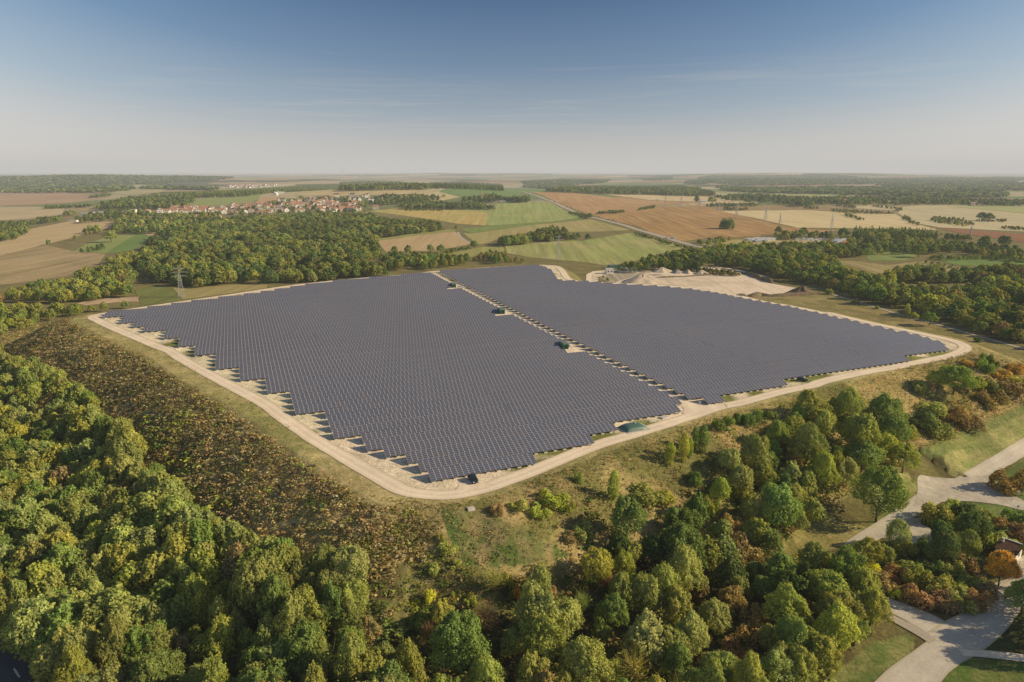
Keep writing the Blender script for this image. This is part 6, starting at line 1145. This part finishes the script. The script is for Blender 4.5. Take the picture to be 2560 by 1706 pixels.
small_vehicle(ZI, 1682, 325, -.8, 'car_dark', 'dark car on the bend of the main road past the business park')
small_vehicle(ZI, 1745, 333, -.8, 'car_white', 'white van parked on the right verge of the main road bend', (5.2, 2., 2.2), 'van')
small_vehicle(ZI, 2072, 437, -.6, 'car_white', 'white car by the round tree on the main road')
small_vehicle(ZI, 2165, 472, -.6, 'car_dark', 'dark car in the middle stretch of the main road')
small_vehicle(ZI, 2228, 478, -.6, 'car_red', 'dark red car right of the middle stretch of the main road')
small_vehicle(ZI, 2272, 505, -.6, 'car_white', 'white car farthest right before the long straight of the main road')
small_vehicle(ZJ, 395, 243, 0, 'car_white', 'white lorry in the pale strip field above the ploughland', (9, 2.5, 3.4), 'lorry')
small_vehicle(ZJ, 572, 246, 0, 'car_white', 'white van in the pale strip field above the ploughland', (6, 2.2, 2.6), 'van')
# spoil heaps
def heap(z_, x, y, R, H, m, label, name='sand_heap', rx=1.):
    p = P1(z_((x, y))[0]); V, Qd = [], []; nr_, na_ = 14, 40
    for i in range(nr_ + 1):
        r = i / nr_
        for j in range(na_):
            a = 2 * math.pi * j / na_; w = 1 + .14 * math.sin(3 * a + x) + .08 * math.sin(7 * a + y); rr = r * R * w
            zz = H * max(0, 1 - r ** 1.15) * (1 + .06 * math.sin(5 * a + 9 * r)) - (.12 if i == nr_ else 0); V.append((rr * math.cos(a) * rx, rr * math.sin(a), zz + .08 * random.random() * (r < 1)))
    for i in range(nr_):
        for j in range(na_): Qd.append([i * na_ + j, (i + 1) * na_ + j, (i + 1) * na_ + (j + 1) % na_, i * na_ + (j + 1) % na_])
    tag(obj(name, np_mesh(name, V, Qd, M[m], smooth=True), None, tuple(p), 0), label, 'heap', 'heaps in the quarry yard')
heap(ZR, 775, 236, 15, 8, 'sand', 'largest sand heap in the quarry, close behind the solar panels', rx=1.4)
heap(ZR, 950, 138, 8.5, 4.6, 'sand', 'tall pale sand heap at the back of the quarry', rx=1.4)
heap(ZR, 1082, 148, 6.5, 3.6, 'grey_sand', 'grey gravel heap right of the tall pale heap')
heap(ZR, 1175, 152, 5, 3.6, 'sand', 'pale pointed heap right of the grey gravel heap')
heap(ZR, 1290, 158, 6.5, 4.2, 'sand', 'broad sand heap near the dark bank of the quarry', rx=1.2)
heap(ZR, 1435, 160, 2.6, 1.8, 'sand', 'smallest sand heap at the right end of the row')
heap(ZR, 930, 168, 7, 1.6, 'sand', 'flat pale heap in front of the tall heap', rx=1.8)
heap(ZR, 2160, 320, 9, 6, 'earth', 'dark brown earth heap at the right corner of the quarry', 'earth_heap', 1.2)
def berm(pts, w, h, m, label):
    c = smooth_line(P(pts)[:, :2], 3.); t = np.gradient(c, axis=0); t /= np.linalg.norm(t, axis=1)[:, None]; nn = np.stack([t[:, 1], -t[:, 0]], -1); s = np.linspace(-1, 1, 9)
    V = c[:, None] + nn[:, None] * (s[None, :, None] * w / 2 * (.8 + .4 * vnoise(c[:, 0] / 6, c[:, 1] / 6, 3)[:, None, None])); hh = h * (.6 + .8 * vnoise(c[:, 0] / 5, c[:, 1] / 5, 4)); e_ = np.minimum(1, np.minimum(np.arange(len(c)), np.arange(len(c))[::-1]) / 3.)
    z = T(V[..., 0], V[..., 1]) - .1 + hh[:, None] * e_[:, None] * (1 - s[None] ** 2) + RNG.uniform(-.12, .12, V.shape[:2]); n, k = V.shape[:2]; ix = np.arange(n * k).reshape(n, k)
    Qd = np.stack([ix[:-1, :-1], ix[:-1, 1:], ix[1:, 1:], ix[1:, :-1]], -1).reshape(-1, 4); tag(obj('earth_bank', np_mesh('earth_bank', np.column_stack([V.reshape(-1, 2), z.ravel()]), Qd, M[m], smooth=True)), label, 'earth bank')
berm(ZR((1640, 150), (1720, 170), (1800, 200), (1880, 228), (1930, 245)), 6, 3, 'earth', 'straight brown earth bank along the right side of the quarry')
berm(ZR((1650, 352), (1750, 345), (1900, 348), (2050, 340), (2200, 332), (2340, 328)), 10, 1.9, 'earth', 'ragged pale brown earth bank between quarry and dry grass')
berm(ZR((870, 190), (1000, 188), (1150, 182), (1300, 172), (1450, 163), (1640, 152)), 3, 1.4, 'earth', 'long low ridge of soil dividing the quarry yard')
wood(ZR((900, 105), (1000, 98), (1200, 95), (1400, 108), (1580, 128), (1650, 150), (1480, 150), (1330, 128), (1180, 118), (1000, 112)), 4, (2.5, 4.5), 'dark scrubby bank at the back of the quarry', [(DARK, 3), (BROWN, 2)], name='thicket', dmin=10)
wood(ZR((380, 200), (410, 170), (470, 165), (500, 190), (520, 225), (440, 225)), 4, (1.5, 3), 'scattered bushes at the left of the quarry yard', [(OLIVE, 2), (YEL, 1)], name='thicket', dmin=10, prob=.6)
# small white house by the access road
p = P1(ZM((1385, 672))[0]); e = empty('small_house', tuple(p), math.radians(38), label='small white rendered house with rusty sloping roof beside the orange tree', cat='house')
L_, W_, h1, h2 = 4.8, 4.6, 2.5, 3.5
w = MB(); w.add([(-L_ / 2, -W_ / 2, -.3), (L_ / 2, -W_ / 2, -.3), (L_ / 2, W_ / 2, -.3), (-L_ / 2, W_ / 2, -.3), (-L_ / 2, -W_ / 2, h1), (L_ / 2, -W_ / 2, h2), (L_ / 2, W_ / 2, h2), (-L_ / 2, W_ / 2, h1)], [(3, 2, 1, 0), (0, 1, 5, 4), (1, 2, 6, 5), (2, 3, 7, 6), (3, 0, 4, 7), (4, 5, 6, 7)])
e.location = (p[0] + 1.2, p[1] + 2.6, p[2]); obj('wall', w.mesh('wall', M['white_wall']), e)
s_ = (h2 - h1) / L_; r = MB(); r.add([(-L_ / 2 - .35, -W_ / 2 - .3, h1 - .35 * s_ + .02), (L_ / 2 - .2, -W_ / 2 - .3, h2 - .2 * s_ + .02), (L_ / 2 - .2, W_ / 2 + .3, h2 - .2 * s_ + .02), (-L_ / 2 - .35, W_ / 2 + .3, h1 - .35 * s_ + .02), (-L_ / 2 - .35, -W_ / 2 - .3, h1 - .35 * s_ + .16), (L_ / 2 - .2, -W_ / 2 - .3, h2 - .2 * s_ + .16), (L_ / 2 - .2, W_ / 2 + .3, h2 - .2 * s_ + .16), (-L_ / 2 - .35, W_ / 2 + .3, h1 - .35 * s_ + .16)], [(3, 2, 1, 0), (0, 1, 5, 4), (1, 2, 6, 5), (2, 3, 7, 6), (3, 0, 4, 7), (4, 5, 6, 7)])
rf = obj('roof', r.mesh('roof', M['rust']), e); obj('parapet', MB().box((L_ / 2 - .02, 0, h2 + .12), (.3, W_ + .5, .5), 0).mesh('parapet', M['white_wall']), e)
obj('chimney', MB().box((.6, W_ / 2 - .5, h2 + .5), (.5, .5, 1.2), 0).mesh('chimney', M['white_wall']), rf); obj('door', MB().box((L_ / 2 + .02, -.9, 1.), (.06, .9, 2.), 0).mesh('door', M['roof_brown']), e); obj('window', MB().box((.2, -W_ / 2 - .02, 1.5), (1.2, .06, .9), 0).mesh('window', M['window']), e)
p = P1(ZM((1150, 812))[0]); tag(obj('wooden_fence', MB().box((0, 0, .9), (2.6, .12, .3), 0).box((0, 0, .45), (2.6, .12, .3), 0).bar((-1.2, 0, -.2), (-1.2, 0, 1.2), .08).bar((1.2, 0, -.2), (1.2, 0, 1.2), .08).mesh('wooden_fence', M['bark']), None, tuple(p), .9), 'short wooden fence left of the orange tree', 'fence')

# ------------------------------------------------------------------ haze, sky, sun, camera
hz = MB().box((0, 29000, 225), (120000, 58600, 590), 0).mesh('haze', [])
m, nt = mat('haze'); HZ = 6.8e-5; HC = (.56, .545, .52)
ab = N(nt, 'ShaderNodeVolumeAbsorption'); ab.inputs[0].default_value = (0, 0, 0, 1); ab.inputs[1].default_value = HZ
em = N(nt, 'ShaderNodeEmission'); em.inputs[0].default_value = rgba(HC); em.inputs[1].default_value = HZ
ad = N(nt, 'ShaderNodeAddShader'); lk(nt, ab.outputs[0], ad.inputs[0]); lk(nt, em.outputs[0], ad.inputs[1]); o = N(nt, 'ShaderNodeOutputMaterial'); lk(nt, ad.outputs[0], o.inputs['Volume'])
m.cycles.homogeneous_volume = True
hz.materials.append(m); tag(obj('haze', hz), kind='structure')

w = bpy.data.worlds.new('World'); S.world = w; w.use_nodes = True; nt = w.node_tree; nt.nodes.clear()
sky = N(nt, 'ShaderNodeTexSky', sky_type='NISHITA', sun_disc=False); sky.sun_elevation = math.radians(SUN_EL); sky.sun_rotation = math.atan2(SUN_DIR[0], SUN_DIR[1]); sky.altitude = 100; sky.air_density = 1.; sky.dust_density = 1.; sky.ozone_density = 1.5
SKYS = .06
tc = N(nt, 'ShaderNodeTexCoord').outputs['Generated']; sx = N(nt, 'ShaderNodeSeparateXYZ'); lk(nt, tc, sx.inputs[0]); el = sx.outputs[2]
# autumn haze layer over the physical sky: pale near the ground, deepest blue at right angles to the sun
side = math_(nt, 'MULTIPLY', sx.outputs[0], sx.outputs[0]); ee = math_(nt, 'MULTIPLY', el, math_(nt, 'MAXIMUM', math_(nt, 'SUBTRACT', 1., math_(nt, 'MULTIPLY', side, 1.25)), .3))
cr = N(nt, 'ShaderNodeValToRGB'); lk(nt, math_(nt, 'MULTIPLY', ee, 4.), cr.inputs[0]); E_ = cr.color_ramp.elements
stops = [(0., (.57, .53, .475)), (.03, (.54, .505, .46)), (.15, (.435, .45, .455)), (.30, (.25, .345, .435)), (.55, (.095, .205, .36)), (.87, (.022, .108, .265)), (1., (.02, .10, .255))]
while len(E_) < len(stops): E_.new(.5)
for e_, (p_, c_) in zip(E_, stops): e_.position = p_; e_.color = rgba(c_)
hazy = N(nt, 'ShaderNodeVectorMath', operation='SCALE'); lk(nt, cr.outputs[0], hazy.inputs[0]); lk(nt, math_(nt, 'MULTIPLY', math_(nt, 'ADD', 1., math_(nt, 'MULTIPLY', side, 1.3)), 1 / SKYS), hazy.inputs['Scale'])
base = mixc(nt, ramp(nt, el, .22, .42, .92, .1), sky.outputs[0], hazy.outputs[0])
mp = mapping(nt, tc, .0, (2.2, 2.2, 60)); cn = noise(nt, mp, 1.6, 7, .62, 1.2); big = noise(nt, mapping(nt, tc, .4, (2.2, 2., 8.)), 1.5, 2)
band = math_(nt, 'MULTIPLY', ramp(nt, el, .02, .06), ramp(nt, el, .17, .09))
wisp = math_(nt, 'MULTIPLY', math_(nt, 'MULTIPLY', ramp(nt, cn, .50, .74), ramp(nt, big, .36, .56)), band)
bg = N(nt, 'ShaderNodeBackground'); bg.inputs[1].default_value = SKYS
c = mixc(nt, math_(nt, 'MULTIPLY', wisp, .30), base, (.62 / SKYS, .58 / SKYS, .53 / SKYS)); lk(nt, c, bg.inputs[0]); o = N(nt, 'ShaderNodeOutputWorld'); lk(nt, bg.outputs[0], o.inputs[0])
sun = bpy.data.lights.new('sun', 'SUN'); sun.energy = 5.; sun.angle = math.radians(.55); sun.color = (1., .83, .55); so = bpy.data.objects.new('sun', sun); COL.objects.link(so)
sd = Vector((SUN_DIR[0], SUN_DIR[1], 0)).normalized() * math.cos(math.radians(SUN_EL)) + Vector((0, 0, math.sin(math.radians(SUN_EL)))); so.rotation_euler = sd.to_track_quat('Z', 'Y').to_euler(); so.location = (300, 0, 300)
cam = bpy.data.cameras.new('camera'); cam.sensor_width = 36; cam.lens = 36 * F / 2560; cam.clip_start = 1; cam.clip_end = 200000; co = bpy.data.objects.new('camera', cam); COL.objects.link(co)
co.location = (0, 0, CAMZ); co.rotation_euler = (math.pi / 2 - PITCH, 0, 0); S.camera = co
S.view_settings.view_transform = 'Standard'; S.view_settings.look = 'None'; S.view_settings.exposure = 0
S.render.engine = 'CYCLES'; S.cycles.max_bounces = 5; S.cycles.diffuse_bounces = 2; S.cycles.glossy_bounces = 2; S.cycles.transmission_bounces = 3; S.cycles.volume_bounces = 0; S.cycles.transparent_max_bounces = 4
S.cycles.use_denoising = True
print('objects', len(S.objects))
